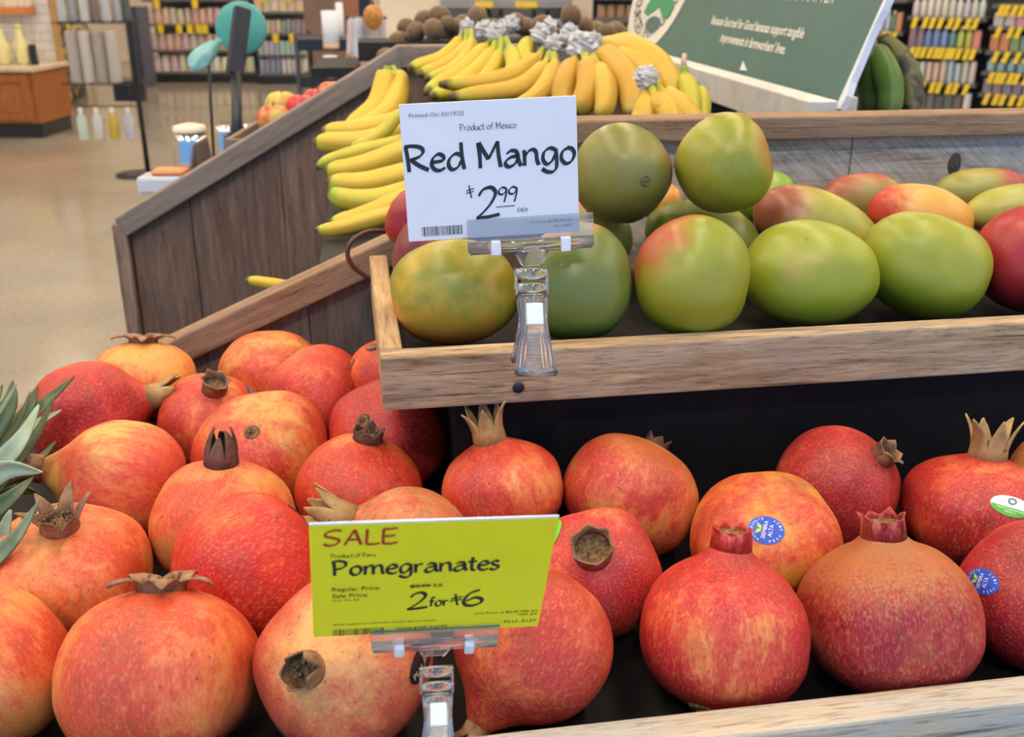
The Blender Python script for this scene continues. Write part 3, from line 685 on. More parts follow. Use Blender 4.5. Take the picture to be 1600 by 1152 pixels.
# ================================================================== MANGOES
def mango(i, u, v, maj, mnr, ang, pal, label, D=None, egg=.10, beak=.0, bdir=(0, 0, 1), bamt=0, yamt=.5, depth=.95, scar=None, sq=2.15, sticker_=None):
    """maj / mnr: the two visible diameters, ang: tilt of the longer one in the view (deg)"""
    a = math.radians(ang)
    hv = abs(maj*math.sin(a)) + abs(mnr*math.cos(a)) if abs(ang) > 40 else mnr
    D = D or rest_D(v, hv, .273)
    A = maj*D/F/2*.985; B = mnr*D/F/2*.985; Dz = depth*B if depth < 2 else depth
    Cn = pt(u, v, D)
    M = frame(Cn, camvec(math.cos(a), math.sin(a), 0), camvec(-math.sin(a), math.cos(a), 0), camvec(0, 0, 1))
    nz = i*7.7
    def rad(d):
        d = d.normalized(); q = (abs(d.x)**sq + abs(d.y)**sq + abs(d.z)**sq)**(-1/sq)
        q *= 1 + .045*noise.noise(d*1.2 + Vector((nz, 0, 0))) + .012*noise.noise(d*3.2 + Vector((nz, 9, 0)))
        e = 1 + egg*d.x
        p = Vector((d.x*q*A, d.y*q*B*e, d.z*q*Dz*e))
        p.y += beak*B*max(0, d.x)**2
        return p
    bm = BM(); ball(bm, 40, 52, lambda th, ph: rad(Vector((math.sin(th)*math.cos(ph), math.sin(th)*math.sin(ph), math.cos(th)))))
    o = mk('mango', bm, mat_mango(i, *pal, d=bdir, amt=bamt, r=(A+B)/2, yamt=yamt), M, None, True)
    tag(o, label, 'mango', 'mangoes in the wooden box')
    def surf_at(su, sv):
        dx = (su-u)/F*D; dy = (v-sv)/F*D
        lx = dx*math.cos(a)+dy*math.sin(a); ly = -dx*math.sin(a)+dy*math.cos(a)
        d = Vector((lx/A, ly/B, 0)); d.z = math.sqrt(max(.03, 1-d.length_squared)); return d
    if scar:
        d = surf_at(scar[0], scar[1]); p = M @ rad(d); dv = (M.to_3x3() @ Vector((d.x/A, d.y/B, d.z/Dz))).normalized()
        b = BM(); r = scar[2]; lathe(b, [(r*1.2, -.001), (r, .0008), (r*.7, .0004), (r*.55, -.0001), (r*.3, .0010), (.0001, .0012)], 18, None, 0, False)
        mk('stem_scar', b, speckled('mango_stem_scar', rgb(84, 74, 44), rgb(120, 104, 60), 300, .8), axis_frame(p, dv), o, True)
    if sticker_:
        d = surf_at(sticker_[0], sticker_[1]); x = Vector((1, 0, 0)); y = Vector((0, 1, 0))
        def at(px, py, off):
            dd = (d.normalized()*A + x*px + y*py).normalized(); p = rad(dd); return M @ (p + dd*off)
        b = BM(); disc(b, at, .011, .006, .0005); s = mk('sticker', b, STM['white'], None, o, True); s['label'] = 'white and pink oval fruit sticker'
        b = BM(); disc(b, at, .0105, .0056, .0008, 0, -1, -.1); mk('pink_band', b, STM['pink'], None, s, True)
    return o
G1 = rgb(126, 134, 38); G2 = rgb(146, 152, 38); G3 = rgb(104, 116, 50); OLV = rgb(124, 120, 54)
MY = rgb(196, 176, 62); MO = rgb(216, 140, 60); MR = rgb(172, 62, 44); MDR = rgb(150, 28, 36)
mango(1, 702, 458, 204, 168, 4, (rgb(140, 138, 38), rgb(196, 160, 50), rgb(204, 120, 50)), 'yellow green mango at the left front corner of the wooden box', bdir=(-.3, -.9, .0), bamt=.05, yamt=.8, egg=-.04)
mango(2, 892, 440, 188, 176, 80, (G3, rgb(118, 126, 54), rgb(190, 130, 60)), 'dull green mango standing right behind the clear sign clip', bdir=(1, .3, 0), bamt=-.2, yamt=.4, egg=-.05)
mango(3, 1075, 433, 192, 182, 75, (rgb(138, 142, 34), rgb(156, 150, 48), rgb(176, 76, 48)), 'green mango with an orange red shoulder in the front row', bdir=(.55, .95, -.1), bamt=.02, egg=-.04)
mango(4, 1268, 428, 210, 168, -4, (rgb(146, 152, 36), rgb(156, 158, 50), rgb(170, 150, 60)), 'broad plain green mango in the middle of the front row', bamt=-.6, egg=-.05)
mango(5, 1458, 418, 200, 160, -22, (rgb(142, 148, 34), rgb(160, 156, 50), rgb(170, 150, 60)), 'tilted angular green mango beside the dark red one', bamt=-.6, egg=.08, sq=2.35)
mango(6, 1592, 406, 160, 172, 20, (rgb(160, 36, 40), rgb(178, 50, 42), rgb(140, 22, 34)), 'dark red mango at the right end of the front row', bdir=(0, -1, .2), bamt=.0)
mango(7, 974, 272, 156, 154, 60, (OLV, rgb(138, 132, 60), rgb(150, 110, 60)), 'olive mango with round stem scar stacked just right of the white sign', D=.85, bdir=(1, -1, 0), bamt=-.2, yamt=.5, scar=(1003, 294, .0042), egg=.03)
mango(8, 1126, 258, 148, 156, 20, (rgb(136, 138, 34), rgb(164, 152, 52), rgb(176, 72, 42)), 'green mango with orange stripe and red edge, topmost of the stack', D=.835, bdir=(1, -.1, -.1), bamt=-.05, yamt=.7, scar=None)
mango(9, 1205, 312, 96, 88, -20, (rgb(128, 158, 46), rgb(160, 172, 54), MY), 'bright green mango peeking out behind the topmost mango', D=.94, bamt=-.6)
mango(10, 1264, 352, 206, 112, -18, (rgb(156, 154, 56), rgb(188, 170, 72), rgb(150, 80, 54)), 'long mango blushed brown red at one end, lying in the second row', D=.905, bdir=(-1, .25, 0), bamt=.10, egg=-.12)
mango(11, 1090, 366, 180, 108, -12, (rgb(106, 118, 36), rgb(150, 150, 56), MO), 'green mango lying behind the orange shouldered mango', D=.91, bamt=-.5)
mango(12, 1348, 312, 134, 84, -4, (rgb(148, 132, 64), rgb(170, 130, 66), rgb(166, 80, 60)), 'brownish red mango with a white pink sticker against the back planks', D=.965, bdir=(-.4, .8, .1), bamt=.15, sticker_=(1303, 280))
mango(13, 1436, 338, 166, 98, -12, (rgb(222, 160, 70), rgb(226, 152, 64), rgb(190, 56, 40)), 'orange mango with a red left end behind the tilted green mango', D=.90, bdir=(-1, -.1, .1), bamt=-.05, egg=.0, yamt=.3)
mango(14, 1532, 300, 152, 74, 0, (rgb(150, 146, 64), rgb(176, 140, 70), rgb(170, 60, 60)), 'red and green mango at the back right by the knot in the planks', D=.985, bdir=(1, .3, 0), bamt=.15)
mango(15, 1580, 328, 146, 80, 6, (rgb(160, 160, 66), rgb(192, 176, 76), MO), 'yellow green mango above the dark red mango at right', D=.93, bamt=-.5)
mango(16, 652, 344, 106, 96, 40, (rgb(156, 34, 40), rgb(170, 46, 44), rgb(140, 24, 34)), 'bright red mango half hidden by the white sign, at its left edge', D=.925, bamt=0)
mango(17, 664, 398, 136, 100, 70, (rgb(120, 50, 48), rgb(136, 66, 56), rgb(110, 34, 40)), 'dusky brown red mango behind the left front mango', D=.885, bamt=0)
mango(18, 926, 378, 128, 118, 60, (rgb(128, 132, 60), rgb(156, 150, 70), rgb(190, 120, 60)), 'olive green mango behind the clip and the dull green one', D=.905, bdir=(.6, .8, 0), bamt=-.15)
mango(19, 1040, 318, 70, 60, 0, (rgb(206, 140, 66), rgb(210, 150, 70), MO), 'bit of an orange mango between the two stacked mangoes', D=.93, bamt=-.3)

# ------------------------------------------------------------------ settle the fruit so that nothing cuts into anything
from mathutils.bvhtree import BVHTree
def settle():
    def tree(o, off=Vector()):
        m = o.matrix_basis if o.parent is None else WM[o.name]
        return BVHTree.FromPolygons([m @ v.co + off for v in o.data.vertices], [p.vertices[:] for p in o.data.polygons])
    movers = [o for o in C.objects if o.name.startswith(('pomegranate', 'mango')) and o.parent is None and o.type == 'MESH']
    stat = []
    for o in C.objects:
        if o.type == 'MESH' and o.parent and o.parent.name in ('produce_stand', 'wooden_box') and o.name.split('.')[0] in ('front_board', 'side_board', 'riser', 'divider_planks', 'back_planks', 'bottom_panel', 'sloping_rail', 'back_rail'):
            k = o.name.split('.')[0]
            d = {'side_board': AX if o.parent.name == 'wooden_box' else AX, 'bottom_panel': ZU}.get(k, DP if k == 'front_board' and True else -DP)
            if k == 'front_board' and o.parent.name == 'wooden_box': d = DP
            stat.append((tree(o), d, o.parent.name))
    pos = {o.name: Vector() for o in movers}; base = {o.name: tree(o) for o in movers}
    cen = {o.name: o.matrix_basis.translation.copy() for o in movers}; rad = {o.name: max(o.dimensions)*.62 for o in movers}
    cur = dict(base)
    for it in range(22):
        mv = {}
        for i, a in enumerate(movers):
            for t, d, who in stat:
                if who == 'wooden_box' and a.name.startswith('pom') : 
                    continue
                if cur[a.name].overlap(t): mv[a.name] = mv.get(a.name, Vector()) + d*.0016
            for b_ in movers[i+1:]:
                d = (cen[a.name]+pos[a.name]) - (cen[b_.name]+pos[b_.name])
                if d.length > rad[a.name]+rad[b_.name]: continue
                if cur[a.name].overlap(cur[b_.name]):
                    if abs(d.z) < .045: d.z = 0
                    d.normalize(); mv[a.name] = mv.get(a.name, Vector()) + d*.0008; mv[b_.name] = mv.get(b_.name, Vector()) - d*.0008
        if not mv: break
        for n, d in mv.items():
            lim = pos[n] + d
            if lim.length > .009: lim = lim.normalized()*.009
            pos[n] = lim
        for o in movers:
            if o.name in mv: cur[o.name] = tree(o, pos[o.name])
    for o in movers: o.matrix_basis = T(pos[o.name]) @ o.matrix_basis
bpy.context.view_layer.update()
settle()

# ================================================================== SIGNS AND CLIPS
def rot(rx, ry, rz):
    return Matrix.Rotation(rz, 4, 'Z') @ Matrix.Rotation(ry, 4, 'Y') @ Matrix.Rotation(rx, 4, 'X')
def card(name, label, cen, R, wd, ht, mat):
    M = T(cen) @ R
    b = BM(); box(b, (-wd/2, -ht/2, -.0007), (wd/2, ht/2, .0007), .0003, None, 0, 1)
    o = mk(name, b, mat, M); tag(o, label, 'sign'); return o, M
def clip(label, Mh, k, hinge_px, tilt, D, lever_end):
    """clear sign holder: Mh is the frame of the gripping bar (x along it), k metres per drawing unit"""
    t = thing('sign_clip', label, 'sign clip', Mh)
    A = M_['acrylic']
    b = BM()      # two thin jaws with the card between
    box(b, (-103*k, -8*k, .0010), (103*k, 30*k, .0022), .0004)
    box(b, (-103*k, -8*k, -.0022), (103*k, 18*k, -.0010), .0004)
    mk('jaw_plate', b, A, Mh, t)
    b = BM(); tube(b, [Vector((-103*k, -16*k, 0)), Vector((103*k, -16*k, 0))], 9*k, 12); tube(b, [Vector((-100*k, -24*k, .0015)), Vector((100*k, -24*k, .0015))], 4*k, 8)
    mk('hinge_rod', b, A, Mh, t, True)
    for x in (-58, 56):
        b = BM(); box(b, ((x-8)*k, -30*k, -.0030), ((x+8)*k, -6*k, .0052), .0008); mk('grip_tab', b, M_['pad'], Mh, t)
    b = BM(); prism(b, [(-30*k, -26*k), (30*k, -26*k), (17*k, -52*k), (-17*k, -52*k)], .0016, T((0, 0, -.0008)), 0, .0004)
    for s in (-1, 1): tube(b, [Vector((s*28*k, -26*k, .001)), Vector((s*15*k, -52*k, .001))], 2.2*k, 6)
    mk('neck', b, A, Mh, t)
    Mb = hinge_px
    b = BM(); tube(b, [Vector((-25*k, 8*k, 0)), Vector((25*k, 8*k, 0))], 9*k, 14); tube(b, [Vector((-22*k, -14*k, 0)), Vector((22*k, -14*k, 0))], 8*k, 14)
    for s in (-1, 1): box(b, (s*24*k-2*k, -26*k, -.003), (s*24*k+2*k, 14*k, .003), .0005)
    mk('swivel', b, A, Mb, t, True)
    # rear jaw and front lever of the spring clamp
    E = lever_end
    def lever(name, z0, z1, z2, w0, w1, par, ln):
        bm = BM(); pr = [(0, w0, z0), (.30, w0*.86, z1), (.55, w0*1.0, z1), (1, w1, z2)]
        for s in (-1, 1):
            P = catmull([Vector((s*w*k, (-28-q*ln)*k, z)) for q, w, z in pr], 4); tube(bm, P, 2.6*k, 8)
        fr = []
        for j in range(13):
            q = j/12; seg = 0
            while seg < len(pr)-2 and q > pr[seg+1][0]: seg += 1
            (qa, wa, za), (qb, wb, zb) = pr[seg], pr[seg+1]; u_ = (q-qa)/(qb-qa)
            fr.append(((wa+(wb-wa)*u_)*k, (-28-q*ln)*k, za+(zb-za)*u_))
        th = .0010; vv = []
        for x, y, z in fr: vv.append([bm.verts.new((-x, y, z+th)), bm.verts.new((x, y, z+th)), bm.verts.new((x, y, z-th)), bm.verts.new((-x, y, z-th))])
        for a, c in zip(vv, vv[1:]):
            for i in range(4): bm.faces.new((a[i], a[(i+1) % 4], c[(i+1) % 4], c[i]))
        bm.faces.new(vv[0]); bm.faces.new(vv[-1])
        tube(bm, [Vector((-w0*k, -28*k, z0)), Vector((w0*k, -28*k, z0))], 3*k, 8)
        x, y, z = fr[-1]; tube(bm, [Vector((-x, y, z)), Vector((x, y, z))], 3*k, 8)
        return mk(name, bm, A, Mb, par, True)
    lever('front_lever', .0045, .0060, E[0], 21, 31, t, E[2])
    lever('rear_lever', -.0030, -.0050, E[1], 21, 30, t, E[3])
    b = BM(); box(b, (-13*k, -76*k, .0072), (13*k, -42*k, .0105), .0009); mk('spring_pad', b, M_['pad'], Mb, t)
    return t
def hit(M, u, v):            # the spot on a card's plane seen at u, v
    d = pt(u, v, 1) - CAMP; n = M.to_3x3() @ Vector((0, 0, 1)); return CAMP + d*((M.translation - CAMP).dot(n)/d.dot(n))
def white_sign():
    s_ = .966; cen = W(-.0144*s_, .7172*s_, -.1329*s_); wd, ht = .122*s_, .0945*s_
    R = rot(1.5004, -.0362, .1067)
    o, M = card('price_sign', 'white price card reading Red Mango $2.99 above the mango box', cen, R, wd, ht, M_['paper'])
    L = T((-wd/2, ht/2, .0010))
    X = lambda f: f*wd
    Y = lambda f: -f*ht
    b = BM(); stroke_text('Red Mango', b, X(.015), X(.992), Y(.485), ht*.185, .155)
    stroke_text('Product of Mexico', b, X(.33), X(.655), Y(.208), ht*.046, .10)
    stroke_text('$', b, X(.345), X(.395), Y(.70), ht*.095, .10); stroke_text('2', b, X(.395), X(.535), Y(.855), ht*.225, .13)
    stroke_text('99', b, X(.525), X(.645), Y(.745), ht*.11, .14); stroke_text('EACH', b, X(.64), X(.70), Y(.825), ht*.03, .12)
    v = [b.verts.new((X(p), Y(q), 0)) for p, q in ((.515, .775), (.625, .772), (.625, .778), (.515, .781))]; b.faces.new(v)
    mk('price_lettering', b, M_['ink'], M @ L, o)
    b = BM(); text_mesh('Printed On: 03/19/25', b, X(.052), X(.36), Y(.098), Y(.068))
    text_mesh('Unit Price: $2.990 PER EA', b, X(.71), X(.955), Y(.918), Y(.898)); text_mesh('PLU: 4959', b, X(.85), X(.955), Y(.955), Y(.936))
    mk('small_print', b, M_['greyink'], M @ L, o)
    b = BM(); bars(b, X(.08), X(.315), Y(.965), Y(.895), 24); mk('barcode', b, M_['ink'], M @ L, o)
    # clip gripping the lower edge
    k = .000425
    bx = hit(M, 829, 366); Mh = frame(bx, (R.to_3x3() @ Vector((1, 0, 0))), (R.to_3x3() @ Vector((0, 1, 0))), (R.to_3x3() @ Vector((0, 0, 1))))
    d = (M.inverted() @ bx).z
    Mh = T(-(M.to_3x3() @ Vector((0, 0, 1)))*d) @ Mh
    hp = pt(830, 436, .672)
    up = (pt(829, 400, .672) - pt(836, 590, .662)).normalized(); fw = AX.cross(up).normalized(); ax = up.cross(fw)
    clip('clear plastic clip on the mango box holding the white price card', Mh, k, frame(hp, ax, up, fw), 0, 0, (.0065, -.012, 122, 96))
white_sign()
def lime_sign():
    q_ = .89; cen = W(-.0421*q_, .4591*q_, -.2993*q_); wd, ht = .124*q_, .0915*q_; R = rot(1.907, .0527, .1558)
    o, M = card('sale_sign', 'lime yellow sale card reading Pomegranates 2 for $6 among the pomegranates', cen, R, wd, ht, [M_['lime']])
    L = T((-wd/2, ht/2, .0010)); X = lambda f: f*wd; Y = lambda f: -f*ht
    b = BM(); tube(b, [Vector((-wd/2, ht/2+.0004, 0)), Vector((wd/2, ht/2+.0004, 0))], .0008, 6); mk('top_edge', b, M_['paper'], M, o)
    b = BM(); stroke_text('SALE', b, X(.055), X(.35), Y(.165), ht*.125, .14); mk('sale_lettering', b, M_['redink'], M @ L, o)
    b = BM(); stroke_text('Pomegranates', b, X(.085), X(.785), Y(.425), ht*.125, .15)
    stroke_text('Product of Peru', b, X(.082), X(.262), Y(.268), ht*.03, .12)
    stroke_text('2', b, X(.40), X(.49), Y(.765), ht*.155, .14); stroke_text('for', b, X(.495), X(.58), Y(.745), ht*.085, .15)
    stroke_text('$', b, X(.585), X(.64), Y(.745), ht*.11, .11); stroke_text('6', b, X(.635), X(.735), Y(.755), ht*.15, .15)
    mk('price_lettering', b, M_['ink'], M @ L, o)
    b = BM(); text_mesh('Regular Price:', b, X(.085), X(.285), Y(.565), Y(.53)); text_mesh('Sale Price:', b, X(.085), X(.235), Y(.625), Y(.59)); text_mesh('Save 99c EA', b, X(.085), X(.20), Y(.658), Y(.642))
    text_mesh('$3.99 EA', b, X(.412), X(.55), Y(.562), Y(.532))
    v = [b.verts.new((X(p), Y(q), .0001)) for p, q in ((.408, .544), (.50, .542), (.50, .550), (.408, .552))]; b.faces.new(v)
    text_mesh('While supplies last. Quantities limited. No rain checks.', b, X(.085), X(.535), Y(.888), Y(.872))
    text_mesh('Unit Price of $3.00 PER EA', b, X(.70), X(.985), Y(.845), Y(.825)); text_mesh('PER EA', b, X(.90), X(.985), Y(.875), Y(.857)); text_mesh('PLU: 3127', b, X(.84), X(.985), Y(.945), Y(.92))
    text_mesh('Valid 4/30-5/6/25', b, X(.36), X(.585), Y(.968), Y(.935))
    mk('small_print', b, M_['ink'], M @ L, o)
    b = BM(); bars(b, X(.085), X(.31), Y(.99), Y(.93), 26, 0, 4); mk('barcode', b, M_['ink'], M @ L, o)
    k = .000305
    r3 = R.to_3x3(); bx = hit(M, 680, 995)
    Mh = frame(bx, r3 @ Vector((1, 0, 0)), r3 @ Vector((0, 1, 0)), r3 @ Vector((0, 0, 1)))
    d = (M.inverted() @ bx).z; Mh = T(-(r3 @ Vector((0, 0, 1)))*d) @ Mh
    hp = pt(682, 1058, .481); up = (pt(681, 1030, .488) - pt(686, 1180, .470)).normalized(); fw = AX.cross(up).normalized(); ax = up.cross(fw)
    clip('clear plastic clip on the front board holding the lime sale card', Mh, k, frame(hp, ax, up, fw), 0, 0, (.0065, -.012, 122, 96))
lime_sign()

# ================================================================== BANANAS
BY = [mat_banana(1, rgb(212, 174, 54), rgb(176, 186, 52), .15), mat_banana(2, rgb(206, 164, 54), rgb(190, 176, 54), .45), mat_banana(3, rgb(192, 176, 54), rgb(140, 168, 44), .1), mat_banana(4, rgb(198, 148, 48), rgb(186, 164, 60), .8)]
def banana_bm(P, r, stem=.22):
    bm = BM(); lay = bm.verts.layers.float.new('along')
    pts = catmull(P, 10); n = len(pts); rad = []
    for i in range(n):
        t = i/(n-1)
        if t < stem: q = .36 + .10*(t/stem)**3 + (.54*max(0, (t-stem*.55)/(stem*.45))**1.5 if t > stem*.55 else 0)
        elif t < .72: q = .90 + .12*math.sin(PI*(t-stem)/(.72-stem))
        else:
            s = (t-.72)/.28; q = .90*(1-s**2.3) + .26*s**2.3
        rad.append(r*q*1.1)
    tube(bm, pts, rad, 15, 0, True, lambda a: 1 + .055*math.cos(5*a), lay)
    return bm
def bunch(label, items, wrap=None, wr=.022, cat='bananas', name='banana_bunch', mats=None, lab=None):
    c = Vector((0, 0, 0))
    allp = [pt(*p) for it in items for p in it[0]]
    for p in allp: c += p/len(allp)
    t = thing(name, label, cat, T(c), 'bunches of bananas in the bin' if name == 'banana_bunch' else None)
    for it in items:
        P, wpx, mi = it[:3]
        Dm = sum(p[2] for p in P)/len(P); stem = it[3] if len(it) > 3 else .22
        mk('banana' if name == 'banana_bunch' else 'plantain', banana_bm([pt(*p) for p in P], wpx*Dm/F/2, stem), (mats or BY)[mi], None, t, True)
    if wrap:
        for j, (u, v, D, rp) in enumerate(wrap):
            q = rp*D/F; cn = pt(u, v, D); b = BM()
            ball(b, 13, 15, lambda th, ph: Vector((math.sin(th)*math.cos(ph), math.sin(th)*math.sin(ph), math.cos(th)*.95))*q*(.95 + .75*abs(noise.noise(Vector((math.sin(th)*math.cos(ph)*2.6+j*5+u, math.sin(th)*math.sin(ph)*2.6, math.cos(th)*2.6)))) - .12 + .25*noise.noise(Vector((math.sin(th)*math.cos(ph)*7+u, math.sin(th)*math.sin(ph)*7, math.cos(th)*7)))))
            mk('plastic_wrap', b, M_['plastic'], T(cn), t, False)
    return t
# cascade at the left, tips pointing left
bunch('bananas hanging highest at the left, green stem by the far rail', [([(606, 104, 1.52), (603, 122, 1.52), (590, 165, 1.50), (560, 192, 1.47), (538, 206, 1.45)], 34, 0, .16), ([(612, 106, 1.54), (622, 130, 1.53), (612, 170, 1.48), (580, 196, 1.44), (550, 212, 1.42)], 34, 0, .16)])
bunch('yellow bananas under the highest ones, green tips to the left', [([(668, 186, 1.38), (630, 190, 1.38), (575, 202, 1.38), (530, 206, 1.38), (503, 204, 1.38)], 30, 0, .2), ([(668, 200, 1.35), (632, 208, 1.35), (570, 224, 1.35), (520, 224, 1.35), (490, 222, 1.35)], 34, 0, .2), ([(672, 178, 1.33), (628, 178, 1.31), (600, 205, 1.30), (570, 224, 1.29), (545, 232, 1.29)], 20, 2, .3)])
bunch('bananas crossing at mid height left of the white sign', [([(660, 205, 1.28), (625, 222, 1.28), (570, 236, 1.28), (520, 250, 1.28), (493, 263, 1.28)], 22, 2, .2), ([(676, 218, 1.25), (635, 236, 1.25), (580, 258, 1.25), (535, 267, 1.25), (507, 265, 1.25)], 34, 0, .15)])
bunch('straight yellow bananas level with the sale price line, left of white sign', [([(690, 250, 1.20), (640, 272, 1.20), (580, 288, 1.20), (540, 289, 1.20), (511, 283, 1.20)], 36, 0, .12)])
bunch('lime green banana with a blunt end, left of the white sign', [([(680, 286, 1.16), (635, 302, 1.15), (590, 314, 1.15), (540, 312, 1.15), (512, 297, 1.15)], 34, 2, .12)])
bunch('lowest bananas of the cascade beside the near rail, green label', [([(668, 298, 1.11), (625, 316, 1.11), (585, 334, 1.11), (545, 346, 1.11), (515, 348, 1.11)], 32, 0, .12), ([(660, 322, 1.08), (615, 334, 1.08), (570, 347, 1.08), (525, 358, 1.08), (492, 360, 1.08)], 24, 0, .12)])
bunch('single banana tip showing low down over the near rail', [([(470, 452, 1.10), (440, 447, 1.10), (412, 442, 1.10), (384, 437, 1.10)], 18, 0, .1)])
# rows along the top
bunch('bananas at the far left end of the top row', [([(724, 46, 1.58), (716, 70, 1.57), (690, 94, 1.55), (660, 103, 1.52), (638, 107, 1.50)], 25, 0), ([(730, 48, 1.56), (726, 78, 1.54), (705, 98, 1.52), (678, 110, 1.50), (652, 116, 1.48)], 24, 0), ([(736, 48, 1.55), (736, 75, 1.52), (722, 100, 1.50), (695, 116, 1.48), (664, 124, 1.46)], 24, 0)], [(730, 42, 1.57, 12)])
bunch('long bananas sweeping down left below a silver wrap', [([(772, 58, 1.50), (752, 82, 1.48), (722, 112, 1.46), (690, 130, 1.43), (664, 146, 1.40)], 27, 0), ([(777, 60, 1.48), (764, 90, 1.46), (738, 118, 1.44), (702, 140, 1.41), (672, 152, 1.38)], 28, 0), ([(784, 60, 1.46), (778, 95, 1.45), (762, 122, 1.43), (740, 140, 1.40), (712, 152, 1.37)], 28, 0), ([(790, 60, 1.44), (800, 85, 1.42), (804, 105, 1.40), (796, 128, 1.38), (782, 142, 1.36)], 26, 2)], [(776, 50, 1.48, 15), (798, 38, 1.5, 14), (756, 46, 1.52, 13)])
bunch('ripe bananas lying across the middle of the top row', [([(850, 76, 1.42), (832, 98, 1.40), (800, 118, 1.37), (746, 130, 1.35), (686, 132, 1.33)], 28, 1), ([(860, 82, 1.38), (846, 112, 1.36), (810, 138, 1.34), (757, 147, 1.32), (700, 152, 1.30)], 30, 1), ([(866, 84, 1.36), (866, 112, 1.34), (852, 140, 1.32), (830, 158, 1.30), (800, 168, 1.28)], 32, 1), ([(842, 66, 1.46), (826, 70, 1.45), (818, 84, 1.43), (824, 104, 1.41), (830, 124, 1.40)], 26, 2)], [(845, 54, 1.44, 16), (868, 70, 1.42, 17), (858, 42, 1.46, 13)])
bunch('upright bananas with brown bruises right of the white sign top', [([(903, 84, 1.32), (893, 108, 1.30), (884, 132, 1.28), (880, 158, 1.27), (886, 178, 1.26)], 36, 3), ([(914, 86, 1.30), (920, 110, 1.27), (922, 136, 1.25), (912, 160, 1.24), (896, 178, 1.24)], 40, 3), ([(926, 88, 1.29), (940, 116, 1.25), (946, 142, 1.23), (944, 168, 1.22), (934, 186, 1.22)], 32, 1)], [(908, 72, 1.32, 22), (890, 54, 1.36, 16), (928, 66, 1.33, 14)])
bunch('large spotted bananas curving over beside the green board', [([(933, 78, 1.38), (954, 78, 1.36), (985, 82, 1.31), (1025, 102, 1.28), (1048, 136, 1.26), (1052, 176, 1.25)], 44, 1, .12), ([(930, 84, 1.34), (955, 98, 1.30), (978, 124, 1.26), (988, 152, 1.24), (986, 188, 1.22)], 46, 3, .15), ([(940, 82, 1.38), (965, 72, 1.37), (985, 72, 1.35), (1010, 88, 1.33), (1030, 110, 1.32)], 36, 1, .1), ([(945, 86, 1.32), (985, 96, 1.29), (1010, 118, 1.27), (1020, 146, 1.25), (1020, 180, 1.24)], 40, 1, .15)])
bunch('bananas nearest the back rail with round white wrapped stems', [([(1008, 132, 1.16), (1009, 150, 1.15), (1010, 176, 1.14), (1000, 210, 1.13), (985, 236, 1.12)], 40, 1, .42), ([(1022, 132, 1.16), (1038, 150, 1.15), (1062, 170, 1.13), (1085, 196, 1.12), (1092, 230, 1.11)], 40, 1, .3), ([(1016, 134, 1.15), (1026, 156, 1.14), (1046, 178, 1.12), (1052, 205, 1.11), (1046, 232, 1.10)], 36, 1, .3)], [(1010, 121, 1.15, 19)])
t_ = bunch('greenish banana pair with dry tan stem tip before the green board', [([(1069, 104, 1.20), (1070, 122, 1.20), (1078, 150, 1.19), (1080, 182, 1.18), (1074, 220, 1.17)], 30, 2, .3), ([(1088, 128, 1.21), (1091, 142, 1.21), (1096, 160, 1.20), (1094, 190, 1.19), (1084, 225, 1.18)], 26, 2, .25)])
b = BM(); tube(b, [pt(1070, 106, 1.20), pt(1068, 96, 1.20), pt(1070, 84, 1.20)], [.003, .0036, .0026], 8); s_ = mk('dry_stem_tip', b, speckled('tan_stem', rgb(190, 150, 130), rgb(214, 180, 160), 200, .8), None, t_, True)
PLM = [mat_banana(11, rgb(82, 116, 44), rgb(56, 62, 34), .25), mat_banana(12, rgb(88, 92, 40), rgb(38, 36, 28), 1.0), mat_banana(13, rgb(52, 80, 32), rgb(38, 40, 28), .2)]
def dark_peel():
    k = NT('blackened_plantain'); c = k.coord(); n = k.noise(c, 26, 8, .65, 1.0)
    k.p(Base_Color=k.ramp(n, [(.47, rgb(34, 30, 26)), (.54, rgb(98, 96, 46)), (.7, rgb(116, 108, 54))]), Roughness=.5); return k.m
PLM.append(dark_peel())
bunch('green and black mottled plantains behind the right edge of the green board', [([(1352, 64, 1.55), (1352, 84, 1.52), (1362, 118, 1.50), (1366, 156, 1.49), (1362, 200, 1.48)], 46, 2, .2), ([(1362, 66, 1.53), (1374, 92, 1.50), (1386, 122, 1.47), (1390, 156, 1.46), (1382, 200, 1.45)], 40, 0, .2), ([(1364, 60, 1.56), (1392, 82, 1.53), (1414, 112, 1.51), (1424, 150, 1.50), (1420, 200, 1.49)], 40, 3, .12), ([(1366, 64, 1.58), (1384, 92, 1.55), (1402, 126, 1.53), (1408, 160, 1.52), (1404, 200, 1.51)], 44, 1, .2)], None, cat='plantains', name='plantain_bunch', mats=PLM)

